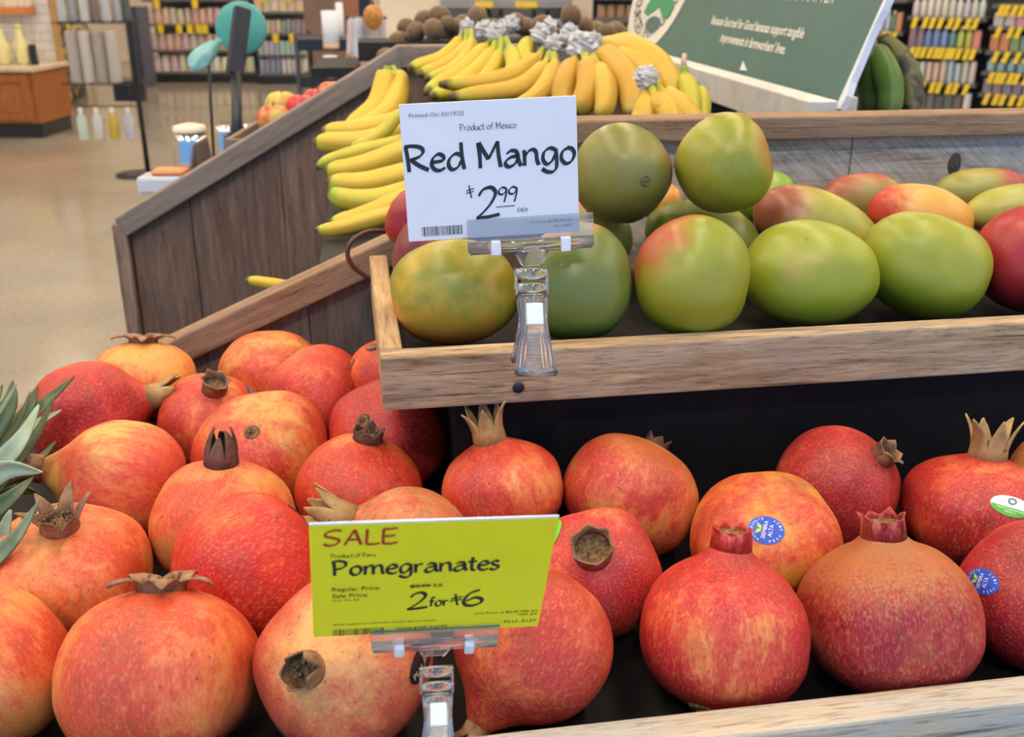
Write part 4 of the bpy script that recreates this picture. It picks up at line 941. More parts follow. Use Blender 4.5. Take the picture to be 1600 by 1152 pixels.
# ================================================================== GREEN BOARD
def green_board():
    BR = pt(1308, 166, 1.25); BR.z = CAMZ - .163
    Lw, Hh = 1.0, .42
    lean = math.radians(20)
    yv = (ZU*math.cos(lean) + AX*math.sin(lean)).normalized(); xv = -DP        # x runs from the far end towards the viewer
    o0 = BR + DP*Lw; nz = xv.cross(yv)
    M = frame(o0, xv, yv, nz)
    green = speckled('green_board', rgb(68, 104, 96), rgb(74, 110, 102), 12, .5)
    b = BM(); box(b, (0, 0, -.006), (Lw, Hh, 0), .001); o = mk('green_sign', b, green, M)
    tag(o, 'large dark green board about bananas standing in a white wooden base', 'sign')
    b = BM(); edge = []
    rr = random.Random(3)
    for i in range(25):
        y = Hh*i/24; wv = .010 + .003*math.sin(i*.9) + rr.uniform(-.0015, .0015) + (.010 if i < 2 else 0); edge.append((wv, y))
    a = [b.verts.new((Lw-.002, y, .0012)) for _, y in edge]; c = [b.verts.new((Lw+wv*.5, y, .0012)) for wv, y in edge]
    a2 = [b.verts.new((Lw-.002, y, -.008)) for _, y in edge]; c2 = [b.verts.new((Lw+wv*.5, y, -.008)) for wv, y in edge]
    for i in range(24):
        for p, q in ((a, c), (c, c2), (c2, a2), (a2, a)): b.faces.new((p[i], q[i], q[i+1], p[i+1]))
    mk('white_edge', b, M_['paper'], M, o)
    L = T((0, 0, .0012))
    def inv(u, v):       # where the ray of a pixel meets the board, for spacing the print
        d = pt(u, v, 1) - CAMP; n = M.to_3x3() @ Vector((0, 0, 1)); tt = (M.translation - CAMP).dot(n)/d.dot(n); return M.inverted() @ (CAMP + d*tt)
    p0, p1 = inv(1109, 43), inv(1258, 53); q0, q1 = inv(1124, 68), inv(1228, 81)
    r0, r1 = inv(1168, 6), inv(1302, 6)
    b = BM()
    text_mesh('Because Sourced for Good bananas support tangible', b, p0.x, p1.x, (p0.y+p1.y)/2, (p0.y+p1.y)/2+.0135, bold=.028)
    text_mesh("improvements in farmworkers' lives.", b, q0.x, q1.x, (q0.y+q1.y)/2, (q0.y+q1.y)/2+.0135, bold=.028)
    h_ = BM(); text_mesh('BANANAS THAT MATTER', h_, r0.x, r1.x, r1.y, r1.y+.024)
    mk('headline', h_, M_['cream'], M @ L, o)
    mk('lettering', b, M_['cream'], M @ L, o)
    # shield shaped badge
    e = inv(1026, 84); tl, tr = inv(990, 0), inv(1070, 0); cx = (tl.x+tr.x)/2; hw = (tr.x-tl.x)/2*1.05; yb = e.y; hh = .26
    def shield(s, n=18):
        out = []
        for i in range(n+1):
            q = i/n; out.append((cx - s*hw*math.sin(q*PI/2)**.8 if q else cx, yb + (1-s)*.03 + s*hh*.55*(1-math.cos(q*PI/2))))
        top = [(cx - s*hw*.8, yb+hh*s), (cx + s*hw*.8, yb+hh*s)]
        return out + top + [(2*cx-x, y) for x, y in reversed(out[1:])]
    b = BM(); prism(b, shield(1), .0008); bd = mk('badge', b, M_['cream'], M @ T((0, 0, .0004)), o)
    L2 = T((0, 0, .0020))
    g0 = inv(1026, 26)
    b = BM(); n = 24; s1 = hw*.50
    ar = [(g0.x + s1*math.cos(PI*k/n), g0.y + .004 + s1*.55*math.sin(PI*k/n)) for k in range(n+1)] + [(g0.x - s1*.6, g0.y-.002), (g0.x, g0.y+.018), (g0.x + s1*.6, g0.y-.002)]
    prism(b, ar, .0004); mk('green_arch', b, flat('bright_green_print', rgb(58, 150, 100), .6), M @ L2, bd)
    b = BM(); prism(b, [(g0.x+s1*.55*math.cos(2*PI*k/n)*(1 if True else 1), g0.y-.016+.016*math.sin(2*PI*k/n)) for k in range(n)], .0004); mk('green_bean', b, green, M @ L2, bd)
    b = BM()
    word = 'SOURCED FOR GOOD'
    for j, ch in enumerate(word):
        if ch == ' ': continue
        q = j/(len(word)-1)*2-1; an = -PI/2 + q*1.35; px = cx + hw*.68*math.cos(an); py = yb + .125 + .092*math.sin(an)
        ex, ey = -math.sin(an), math.cos(an)
        text_mesh(ch, b, -hw*.055, hw*.055, -.012, .012, lambda x, y, px=px, py=py, ex=ex, ey=ey: (px + ex*x - ey*y*hw/.10, py + ey*x*.8 + ex*y, 0))
    mk('badge_lettering', b, M_['ink'], M @ L2, bd)
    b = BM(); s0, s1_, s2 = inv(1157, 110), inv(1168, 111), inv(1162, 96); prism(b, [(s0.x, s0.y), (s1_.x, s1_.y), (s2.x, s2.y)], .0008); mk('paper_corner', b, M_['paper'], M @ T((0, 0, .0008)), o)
    # white wooden base of two boards with the slot between
    t = thing('board_stand', 'pair of whitewashed wooden boards clamping the foot of the green board', 'sign base', frame(o0, xv, DP.cross(ZU)*-1, ZU))
    Mb = frame(BR - ZU*.0, DP, -AX, ZU)      # x away from the viewer, y to the left
    b = BM(); box(b, (.0, .009, -.03), (.92, .045, .012), .002); mk('front_board', b, M_['whitewood'], Mb @ T((-.02, 0, 0)), t)
    b = BM(); box(b, (.0, -.032, -.03), (.92, -.0125, .012), .002); mk('rear_board', b, M_['whitewood'], Mb @ T((.01, 0, 0)), t)
    b = BM(); box(b, (.05, -.03, -.072), (.09, .04, -.0305), .002); mk('foot', b, M_['whitewood'], Mb, t)
green_board()

# ================================================================== KIWIS
def kiwis():
    k = NT('kiwi_skin'); c = k.coord(); n = k.noise(c, 180, 4, .7); nb = k.noise(c, 30, 3)
    k.p(Base_Color=k.mix(k.ramp(nb, [(.4, 0), (.7, .5)]), k.ramp(n, [(.3, rgb(98, 74, 48)), (.7, rgb(142, 110, 74))]), rgb(112, 92, 58)), Roughness=.85); k.b.inputs['Sheen Weight'].default_value = .3; k.bump(n, .4, .002)
    proto = None
    L = [(606, 92, 17, 'kiwi peeking over the far rail, lowest at left'), (623, 66, 17, 'kiwi at the lower left of the kiwi pile'), (636, 44, 16, 'kiwi at the left end of the pile, second layer'), (650, 50, 15, 'kiwi tucked behind the second layer at left'), (661, 33, 15, 'kiwi high on the left slope of the pile'), (678, 46, 17, 'kiwi in front under the topmost left kiwi'), (687, 25, 16, 'topmost kiwi of the left pile'), (700, 52, 15, 'kiwi behind the far rail corner'),
         (712, 44, 15, 'kiwi just left of the first silver wrap'), (722, 38, 14, 'small kiwi above the first silver wrap'), (746, 26, 16, 'round kiwi standing alone above the banana wraps'), (806, 36, 15, 'brown kiwi behind the middle wraps'), (820, 42, 15, 'kiwi beside the middle wraps, half hidden'), (846, 40, 16, 'kiwi above the white wrap in the middle'), (862, 46, 15, 'kiwi right behind the white wrap'), (892, 26, 17, 'tall kiwi topmost at the right of the pile'),
         (912, 40, 14, 'small kiwi right of the tall one'), (932, 48, 15, 'kiwi toward the right end of the row'), (948, 52, 15, 'kiwi beside the last wrap at right'), (962, 50, 16, 'kiwi next to the green board'), (700, 38, 13, 'kiwi in the notch right of the topmost left one'), (770, 44, 14, 'kiwi hidden among the silver wraps')]
    for i, (u, v, r, lab) in enumerate(L):
        D = 2.22 + .03*((i*7) % 5)
        R = r*D/F; p = pt(u, v, D)
        if proto is None:
            b = BM(); ball(b, 20, 24, lambda th, ph: Vector((math.sin(th)*math.cos(ph), math.sin(th)*math.sin(ph), math.cos(th)*1.14))*.021)
            b2 = BM(); lathe(b2, [(.004, .0232), (.003, .0246), (.0001, .0246)], 10, None, 0, False)
            proto = mk('kiwi_fruit', b, k.m, None, None, True); tag(proto, lab, 'kiwi', 'kiwis piled behind the bananas')
            mk('stem_end', b2, M_['sepal_dark'], None, proto, True); o = proto
        else: o = dup(proto, Matrix(), lab)
        rr = random.Random(i)
        Mx = T(p) @ Matrix.Rotation(rr.uniform(0, 6), 4, 'Z') @ Matrix.Rotation(rr.uniform(.2, 1.5), 4, 'X') @ Matrix.Scale(R/.0215, 4)
        o.matrix_basis = Mx; WM[o.name] = Mx
kiwis()

# ================================================================== PINEAPPLE
def pineapple():
    root = pt(-95, 775, .74)
    root.z = CAMZ + BASE + .056; t = thing('pineapple', 'pineapple with stiff grey green leaves poking in at the left edge', 'pineapple', T(root))
    root.z = CAMZ + BASE + .056; axis = (pt(60, 700, .73) - root); axis.z = 0; axis.normalize()
    k = NT('pineapple_rind'); c = k.coord(); v = k.n('ShaderNodeTexVoronoi'); k.t.links.new(c, v.inputs['Vector']); v.inputs['Scale'].default_value = 60
    k.p(Base_Color=k.ramp(v.outputs['Distance'], [(.1, rgb(120, 92, 40)), (.5, rgb(196, 150, 60))]), Roughness=.6); k.bump(v.outputs['Distance'], .8, .004)
    b = BM(); lathe(b, [(.012, .0), (.040, -.014), (.052, -.05), (.054, -.10), (.046, -.15), (.02, -.17)], 26); mk('fruit_body', b, k.m, axis_frame(root, axis), t, True)
    lm = []
    for j, (c1, c2) in enumerate(((rgb(60, 76, 44), rgb(88, 102, 58)), (rgb(140, 156, 122), rgb(168, 180, 148)), (rgb(104, 122, 84), rgb(140, 152, 108)))):
        q = NT('pineapple_leaf_%d' % j); cc = q.coord((1, 1, 1)); nn = q.noise(q.coord((60, 60, 60)), 1, 4, .6); q.p(Base_Color=q.ramp(nn, [(.35, c1), (.65, c2)]), Roughness=.45); lm.append(q.m)
    leaves = [  # base, mid, tip (u, v, D), width px, material, facing roll
        ([(-60, 760, .75), (30, 665, .77), (117, 588, .80)], 46, 0, .2), ([(-50, 720, .74), (10, 640, .75), (20, 594, .76)], 44, 0, -.3), ([(-70, 740, .72), (0, 640, .71), (24, 600, .71)], 28, 2, .9),
        ([(-40, 780, .73), (18, 680, .72), (46, 612, .73)], 26, 0, .9), ([(-40, 740, .75), (36, 650, .77), (60, 604, .78)], 36, 0, .1), ([(-70, 790, .71), (20, 700, .70), (60, 632, .72)], 44, 1, .1),
        ([(-30, 790, .74), (48, 690, .74), (84, 618, .75)], 34, 0, .7), ([(-80, 800, .70), (0, 738, .69), (68, 738, .69)], 56, 1, -.2), ([(-90, 850, .68), (0, 790, .67), (54, 745, .68)], 46, 0, .1),
        ([(-60, 900, .63), (15, 850, .62), (62, 782, .62)], 40, 2, .2), ([(-90, 880, .65), (-10, 850, .64), (16, 798, .64)], 44, 1, -.1), ([(-60, 800, .76), (40, 735, .78), (86, 690, .80)], 30, 0, .4),
        ([(-40, 745, .78), (40, 672, .80), (96, 640, .82)], 30, 2, .5), ([(-70, 705, .76), (-20, 640, .76), (4, 602, .77)], 40, 0, 0), ([(-60, 830, .72), (20, 770, .72), (66, 772, .73)], 36, 0, -.4)]
    for P, wpx, mi, roll in leaves:
        Q = [root.lerp(pt(*P[0]), .6)] + [pt(*p) for p in P]; pts = catmull(Q, 8); n = len(pts); bm = BM(); rows = []
        hw = wpx*P[1][2]/F/2
        for i, p in enumerate(pts):
            tq = i/(n-1); tn = (pts[min(i+1, n-1)]-pts[max(i-1, 0)]).normalized(); side = tn.cross(TOW).normalized(); up_ = side.cross(tn)
            side = (side*math.cos(roll) + up_*math.sin(roll)); up_ = side.cross(tn).normalized()
            wv = hw*min(1, .75+tq)*(1-max(0, tq-.35)/.65)**.75 + .0003
            row = []
            for e in (-1, -.5, 0, .5, 1): row.append(bm.verts.new(p + side*wv*e - up_*wv*.38*(1-e*e)))
            rows.append(row)
        for a, c in zip(rows, rows[1:]):
            for j in range(4): bm.faces.new((a[j], a[j+1], c[j+1], c[j])).smooth = True
        o = mk('leaf', bm, lm[mi], None, t, True); sd = o.modifiers.new('thickness', 'SOLIDIFY'); sd.thickness = .0012
pineapple()

# ================================================================== STORE BEHIND
def P3(u, v, D): return pt(u, v, D)
def protos():
    """shared meshes for far packages: base at the origin, 1 m tall, scaled per use"""
    d = {}
    b = BM(); box(b, (-.5, -.5, 0), (.5, .5, 1), .03, None, 0, 1); d['carton'] = b
    b = BM(); lathe(b, [(.42, 0), (.5, .03), (.5, .62), (.40, .74), (.2, .80), (.2, .84)], 12); lathe(b, [(.24, .84), (.24, 1), (.0001, 1)], 10, None, 1, False); d['bottle'] = b
    b = BM(); lathe(b, [(.46, 0), (.5, .04), (.5, .93), (.46, 1)], 12); d['can'] = b
    b = BM()
    rows = []
    for z, wx, wy in ((0, .5, .36), (.12, .5, .42), (.55, .47, .30), (.85, .46, .12), (.93, .47, .05), (1, .47, .04)):
        rows.append([b.verts.new((sx*wx, sy*wy, z)) for sx, sy in ((-1, -1), (0, -1.15), (1, -1), (1, 1), (0, 1.15), (-1, 1))])
    for a, c in zip(rows, rows[1:]):
        for i in range(6): b.faces.new((a[i], a[(i+1) % 6], c[(i+1) % 6], c[i])).smooth = True
    b.faces.new(rows[0]); b.faces.new(rows[-1]); d['pouch'] = b
    out = {}
    for k, bm in d.items():
        bmesh.ops.recalc_face_normals(bm, faces=bm.faces); me = bpy.data.meshes.new(k); bm.to_mesh(me); bm.free(); me.materials.append(M_['pack']); me.materials.append(M_['cap']); out[k] = me
    return out
PR = protos()
def product(kind, name, M, sx, sy, sz, color, label, group, cat):
    o = bpy.data.objects.new(name, PR[kind]); C.objects.link(o)
    o.matrix_basis = M @ Matrix.Diagonal((sx, sy, sz, 1)); o.color = color; WM[o.name] = o.matrix_basis
    return tag(o, label, cat, group)
def shelf_unit(name, label, M, wd, dp, shelves, top, cat='shelf', back=True, mat='shelf_grey', posts=True):
    """M: origin at the floor, middle of the front edge; x along the front, y into the shelf"""
    t = thing(name, label, cat, M)
    if back:
        b = BM(); box(b, (-wd/2, dp-.02, 0), (wd/2, dp, top)); mk('back_panel', b, M_[mat], M, t)
    b = BM(); box(b, (-wd/2, 0, 0), (wd/2, dp-.02, .10)); mk('kick_base', b, M_['blackmetal'], M, t)
    for z in shelves:
        b = BM(); box(b, (-wd/2, 0, z-.03), (wd/2, dp-.021, z), .004, None, 0, 1); mk('shelf', b, M_['shelf_edge'], M, t)
    if posts:
        for s in (-1, 1):
            b = BM(); box(b, (s*wd/2-.012, dp-.06, .1), (s*wd/2+.012, dp+.0, top)); mk('upright', b, M_['blackmetal'], M, t)
    return t
M_['shelf_grey'] = flat('grey_shelving', rgb(150, 148, 148), .6)
M_['shelf_edge'] = flat('dark_shelf_steel', rgb(96, 96, 100), .5)
M_['shelf_black'] = flat('black_shelving', rgb(58, 54, 54), .6)
TAGM = None
def tags(t, M, xs, z, w_=.036, h_=.085, skew=.25):
    for x in xs:
        b = BM(); prism(b, [(-w_/2-skew*h_/2, -h_), (w_/2-skew*h_/2, -h_), (w_/2+skew*h_/2, 0), (-w_/2+skew*h_/2, 0)], .003)
        mk('price_tag', b, M_['yellow'], M @ T((x, -.006, z)) @ Matrix.Rotation(PI/2, 4, 'X'), t)
def colr(s): return rgb(*s)

# right: three bays of body care shelving turned towards the aisle
def right_bays():
    yaw = math.radians(-33); ax = Vector((math.cos(yaw), math.sin(yaw), 0)); dy = Vector((-ax.y, ax.x, 0))
    white = [(226, 224, 214), (214, 218, 216), (232, 228, 220)]
    bays = [
     ('left', 1387, 8.55, .50, [(-.25, None), (-.495, 9), (-.74, None)], {
        -.495: [('pouch', (150, 110, 160), 2), ('bottle', (70, 130, 110), 2), ('bottle', (110, 170, 90), 2), ('bottle', (206, 200, 216), 2), ('bottle', (90, 150, 110), 1), ('carton', (226, 120, 80), 1)],
        -.74: [('carton', (224, 224, 220), 3), ('carton', (40, 90, 84), 3)]}),
     ('middle', 1474, 8.0, .60, [(-.375, 8), (-.60, 11), (-.862, 8), (-1.1, None)], {
        -.375: [('bottle', (226, 224, 214), 5), ('bottle', (212, 216, 214), 5)],
        -.60: [('pouch', (130, 100, 130), 2), ('bottle', (104, 140, 210), 3), ('bottle', (90, 150, 140), 1), ('bottle', (206, 200, 60), 2), ('carton', (214, 130, 100), 1)],
        -.862: [('can', (206, 222, 220), 3), ('can', (222, 196, 176), 3), ('can', (180, 200, 216), 2), ('can', (214, 218, 190), 2)],
        -1.1: [('carton', (206, 200, 190), 2), ('carton', (70, 70, 76), 5), ('can', (230, 230, 236), 1)]}),
     ('right', 1588, 7.55, .70, [(-.275, 12), (-.43, 8), (-.61, 8), (-.765, 12), (-.925, 10)], {
        -.43: [('carton', (210, 196, 200), 2), ('carton', (216, 150, 160), 3), ('carton', (150, 190, 190), 3)],
        -.61: [('carton', (206, 120, 70), 2), ('carton', (110, 150, 80), 1), ('carton', (100, 140, 150), 2), ('carton', (110, 90, 90), 4)],
        -.765: [('bottle', (140, 180, 190), 5), ('carton', (90, 170, 210), 4)],
        -.925: [('carton', (130, 100, 110), 2), ('carton', (110, 110, 130), 2), ('can', (232, 228, 226), 2), ('carton', (190, 180, 180), 3)]}),
    ]
    names = {(226, 224, 214): 'cream'}
    for nm, u, D, wd, rows, stock in bays:
        p = pt(1474, 60, 8.0) + ax*{'left': -.555, 'middle': 0, 'right': .655}[nm]; p.z = 0
        M = frame(p, ax, dy, ZU)
        t = shelf_unit('shelf_bay', 'dark shelving with yellow price tags on the far right wall, %s bay of three' % nm, M, wd-.02, .36, [z+CAMZ for z, n in rows if n is not None or True], 1.9, mat='shelf_black')
        rr = random.Random(u)
        for z, n in rows:
            if n:
                xs = [(-wd/2+.05) + (wd-.1)*(i+.5+rr.uniform(-.2, .2))/n for i in range(n)]; tags(t, M, xs, z+CAMZ)
        lv = {z: i for i, (z, n) in enumerate(rows)}
        for z, items in stock.items():
            tot = sum(c for _, _, c in items); x = -wd/2+.03; st = (wd-.06)/tot
            above = min([q for q, _ in rows if q > z] or [z+.24]); hmax = (above - z - .05)
            for kind, col, c in items:
                for i in range(c):
                    sx = st*.86; sz = min(hmax, .17 if kind != 'carton' else .15)*rr.uniform(.85, 1)
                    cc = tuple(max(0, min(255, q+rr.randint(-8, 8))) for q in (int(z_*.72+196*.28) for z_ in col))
                    hue = describe(col)
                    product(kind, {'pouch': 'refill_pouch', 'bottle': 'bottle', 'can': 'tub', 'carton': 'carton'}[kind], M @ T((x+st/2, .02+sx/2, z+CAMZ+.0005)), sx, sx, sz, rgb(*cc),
                            '%s %s on the %s shelf, %s bay of body care' % (hue, {'pouch': 'refill pouch', 'bottle': 'bottle', 'can': 'tub', 'carton': 'carton'}[kind], ORD[lv[z]], nm),
                            '%s %ss on the %s shelf, %s bay' % (hue, kind, ORD[lv[z]], nm), {'pouch': 'pouch', 'bottle': 'bottle', 'can': 'tub', 'carton': 'box'}[kind])
                    x += st
ORD = ['top', 'second', 'third', 'fourth', 'fifth', 'lowest']
def describe(c):
    r, g, b_ = c; mx, mn = max(c), min(c)
    if mx-mn < 22: return 'white' if mn > 190 else ('grey' if mn > 95 else 'dark grey')
    if mn > 165:
        return 'cream' if r >= g >= b_ else ('pale pink' if r == mx else ('pale blue' if b_ == mx else 'pale green'))
    if r == mx: return 'purple' if b_ > g + 15 else ('yellow' if g > r*.85 else ('orange' if g > b_ + 25 and g > 90 else ('pink' if r > 170 else 'brownish')))
    if g == mx: return 'green' if g > b_+20 else 'teal'
    return 'purple' if r > g else 'blue'
right_bays()

# back: long low gondola with packaged food
def back_gondola():
    D0 = 13.3
    def row(nm, lab, u0, u1, D, levels, top, stock, seed, tagn=(), matn='shelf_grey'):
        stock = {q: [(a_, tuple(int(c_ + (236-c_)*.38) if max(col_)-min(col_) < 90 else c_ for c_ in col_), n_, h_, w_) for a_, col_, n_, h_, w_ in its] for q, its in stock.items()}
        p0, p1 = pt(u0, 125, D), pt(u1, 125, D); wd = (p1-p0).length; c = (p0+p1)/2; c.z = 0
        M = T(c); t = shelf_unit(nm, lab, M, wd, .5, [0.13]+levels, top, mat=matn)
        for z, xs in tagn: tags(t, M, [(q-.5)*wd for q in xs], z, .075, .11, .0)
        rr = random.Random(seed)
        for li, z in enumerate([.13]+levels):
            if li not in stock: continue
            items = stock[li]; tot = sum(i[2] for i in items); st = wd*.96/tot; x = -wd*.48
            for kind, col, n, hh, what in items:
                for i in range(n):
                    cc = tuple(max(0, min(255, q+rr.randint(-14, 14))) for q in col)
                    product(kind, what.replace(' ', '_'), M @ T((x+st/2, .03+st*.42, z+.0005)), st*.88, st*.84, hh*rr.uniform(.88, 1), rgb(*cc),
                            '%s %s on the %s level of the %s gondola' % (describe(col), what, ['bottom', 'second', 'third', 'fourth', 'fifth'][li], 'canned goods' if 'canned' in lab else 'packaged food'), '%s %s, level %s of %s' % (describe(col), what, ['one', 'two', 'three', 'four', 'five'][li], lab.split(',')[0]), what.split()[-1])
                    x += st
    row('gondola_shelf', 'grey gondola of packaged food across the back aisle, left of the teal disc', 236, 402, D0, [.40, .72, 1.02], 1.5, {
        0: [('pouch', (214, 190, 180), 7, .22, 'food pouch'), ('pouch', (226, 210, 196), 5, .21, 'food pouch')],
        1: [('pouch', (206, 164, 150), 9, .22, 'snack pouch'), ('carton', (190, 140, 110), 4, .22, 'food box')],
        2: [('pouch', (196, 160, 140), 6, .20, 'snack bag'), ('pouch', (206, 150, 150), 5, .20, 'snack bag'), ('carton', (196, 168, 110), 3, .22, 'food box')],
        3: [('carton', (110, 180, 50), 9, .16, 'tall carton'), ('carton', (206, 84, 66), 5, .16, 'tall carton')]}, 5, [(.72, (.15, .32, .42, .50, .56)), (1.02, (.14, .49))])
    row('gondola_shelf', 'grey gondola of canned goods across the back aisle, right of the teal disc', 404, 484, D0-.2, [.36, .62, .88, 1.1], 1.5, {
        0: [('can', (90, 120, 170), 4, .2, 'can'), ('can', (206, 206, 214), 5, .2, 'can')],
        1: [('can', (160, 186, 206), 9, .17, 'jar')],
        2: [('can', (196, 170, 150), 5, .17, 'jar'), ('can', (120, 120, 130), 5, .17, 'jar')],
        3: [('carton', (206, 180, 150), 6, .15, 'box')]}, 6, [(.62, (.4, .72)), (1.1, (.2, .7))])
    # dark sacks hanging at the end of the gondola
    for i, (u, v0, v1, w_, col, lab) in enumerate(((219, 26, 138, 17, (70, 74, 92), 'dark blue grey tall rack panel at the left end of the gondola'), (237, 28, 140, 15, (98, 98, 116), 'lighter slate tall rack panel beside the dark blue grey one'))):
        p = pt(u, v1, 12.9); h = (v1-v0)/F*12.9*1.05; p.z = max(p.z, .002); product('carton', 'tall_rack', T(p), w_*12.9/F, .1, h, rgb(*col), lab, None, 'rack')
back_gondola()

def counter_area():
    D = 9.0
    p = pt(68, 212, D); p.z = 0; xr = p.x; y0 = p.y
    M = T((xr, y0, 0)) @ Matrix.Rotation(math.radians(-3), 4, 'Z')
    t = thing('service_counter', 'wooden counter with stone top and black kick at far left', 'counter', M)
    oak = wood('oak_cabinet', rgb(128, 76, 42), rgb(160, 98, 56), rgb(178, 116, 70), None, 2, .5, 55)
    b = BM(); box(b, (-1.6, .05, 0), (-.02, .6, .13)); mk('kick_base', b, M_['blackmetal'], M, t)
    b = BM(); box(b, (-1.6, .0, .1305), (0, .62, .565)); mk('cabinet_body', b, oak, M, t)
    for x0, x1 in ((-.62, -.04), (-1.26, -.68)):
        b = BM()
        box(b, (x0, -.022, .155), (x0+.08, -.0005, .545), .004); box(b, (x1-.08, -.022, .155), (x1, -.0005, .545), .004)
        box(b, (x0+.0805, -.022, .155), (x1-.0805, -.0005, .225), .004); box(b, (x0+.0805, -.022, .475), (x1-.0805, -.0005, .545), .004)
        box(b, (x0+.0805, -.010, .2255), (x1-.0805, -.0005, .4745)); mk('door_panel', b, oak, M, t)
    b = BM(); box(b, (-1.6, -.04, .566), (.03, .62, .605), .006); mk('stone_top', b, speckled('pale_stone', rgb(196, 178, 150), rgb(216, 200, 174), 30, .35), M, t)
    tile = NT('white_tile'); br = tile.n('ShaderNodeTexBrick'); tile.t.links.new(tile.coord((1, 1, 1), (0, 0, 0), (PI/2, 0, 0)), br.inputs['Vector']); br.inputs['Scale'].default_value = 3.2
    br.inputs['Color1'].default_value = rgb(232, 230, 224); br.inputs['Color2'].default_value = rgb(224, 222, 218); br.inputs['Mortar'].default_value = rgb(180, 178, 174); br.inputs['Mortar Size'].default_value = .012; tile.p(Base_Color=br.outputs[0], Roughness=.3)
    b = BM(); box(b, (-1.6, .55, .6055), (-.03, .61, 1.6)); mk('tile_splashback', b, tile.m, M, t)
    b = BM(); box(b, (-.0295, .52, .6055), (-.005, .615, 1.6)); mk('edge_trim', b, M_['cut'], M, t)
    b = BM(); box(b, (-1.6, .36, 1.02), (-.16, .549, 1.08), .004); mk('wall_shelf', b, wood('orange_shelf', rgb(196, 120, 62), rgb(214, 140, 80), rgb(226, 156, 98), None, 0, .5, 77), M, t)
    for i, (u, lab) in enumerate(((3, 'pale yellow jug on the stone counter, cut by the left edge'), (18, 'tall pale yellow jug on the stone counter with glowing top'), (34, 'pale yellow jug nearest the dark canister on the stone counter'))):
        x = ((u-68)/F*D)
        o = mk('jug', None or (lambda b: (lathe(b, [(.045, 0), (.055, .02), (.055, .16), (.02, .24), (.018, .30)], 16), lathe(b, [(.022, .30), (.022, .33), (.0001, .33)], 12), b)[2])(BM()), flat('pale_yellow_jug', rgb(232, 222, 160), .3), M @ T((x, .25 if i != 1 else .38, .6055)), None, True); tag(o, lab, 'jug', 'jugs on the counter')
    o = mk('canister', (lambda b: (lathe(b, [(.03, 0), (.032, .01), (.032, .16), (.03, .17)], 16), b)[1])(BM()), M_['blackmetal'], M @ T((-.10, .25, .6055)), None, True); tag(o, 'small dark canister at the right end of the stone counter', 'canister')
    for i, u in enumerate((6, 16, 27, 36)):
        x = ((u-68)/F*D); product('can', 'cup', M @ T((x, .45, 1.0805)), .06, .06, .11, rgb(238, 230, 212), 'pale cup on the orange wall shelf over the counter', 'cups on the wall shelf', 'cup')
counter_area()

def side_gondola():
    # long shelf running away from the viewer beside the counter
    a, bq = pt(86, 178, 10.5), pt(136, 148, 12.1); a.z = bq.z = 0
    ax = (bq-a); Lh = ax.length; ax.normalize(); dy = Vector((-ax.y, ax.x, 0))
    M = frame((a+bq)/2, ax, dy, ZU)
    t = shelf_unit('aisle_shelf', 'grey aisle shelving running back beside the wooden counter', M, Lh, .26, [.13, .36, .59, .82, 1.05], 1.6)
    rr = random.Random(12)
    for li, z in enumerate((.13, .36, .59, .82, 1.05)):
        n = 13; st = Lh*.97/n
        xs = [rr.uniform(-.46, .46)*Lh for _ in range(5)]
        tags(t, M, xs, z, .07, .07, 0)
        for i in range(n):
            c = rr.choice([(150, 142, 136), (176, 170, 164), (122, 112, 106), (186, 176, 172), (140, 130, 128)])
            product(rr.choice(['pouch', 'carton', 'pouch']), 'grocery_pack', M @ T((-Lh*.485+st*(i+.5), .04+.08, z+.0005)), st*.86, .13, rr.uniform(.14, .19), rgb(*c), '%s pack on the %s level of the aisle shelving beside the counter' % (describe(c), ['bottom', 'second', 'third', 'fourth', 'fifth'][li]), '%s packs, level %s of the aisle shelving' % (describe(c), li+1), 'pack')
    p = pt(134, 132, 12.9); p.z = 0
    b = BM(); box(b, (-.09, -.09, 0), (.09, .09, 4.6)); struct('trim_1', b, flat('beige_column', rgb(206, 184, 154), .6), T(p), 'beige column at the far end of the aisle shelving')
    # hanging greenery on the column
    t = thing('hanging_plant', 'trailing green plant hanging before the beige column', 'plant', T(pt(124, 20, 12.5)))
    b = BM(); rr = random.Random(4); c = pt(124, 22, 12.5)
    for i in range(60):
        q = c + Vector((rr.gauss(0, .055), rr.gauss(0, .06), rr.uniform(-.30, .26))); d = Vector((rr.gauss(0, 1), rr.gauss(0, 1), -.6)).normalized(); s = d.cross(Vector((0, 1, .2))).normalized()*.018
        b.faces.new([b.verts.new(x) for x in (q, q+d*.03+s, q+d*.07, q+d*.03-s)])
    mk('foliage', b, flat('plant_green', rgb(88, 112, 70), .6), None, t)
side_gondola()

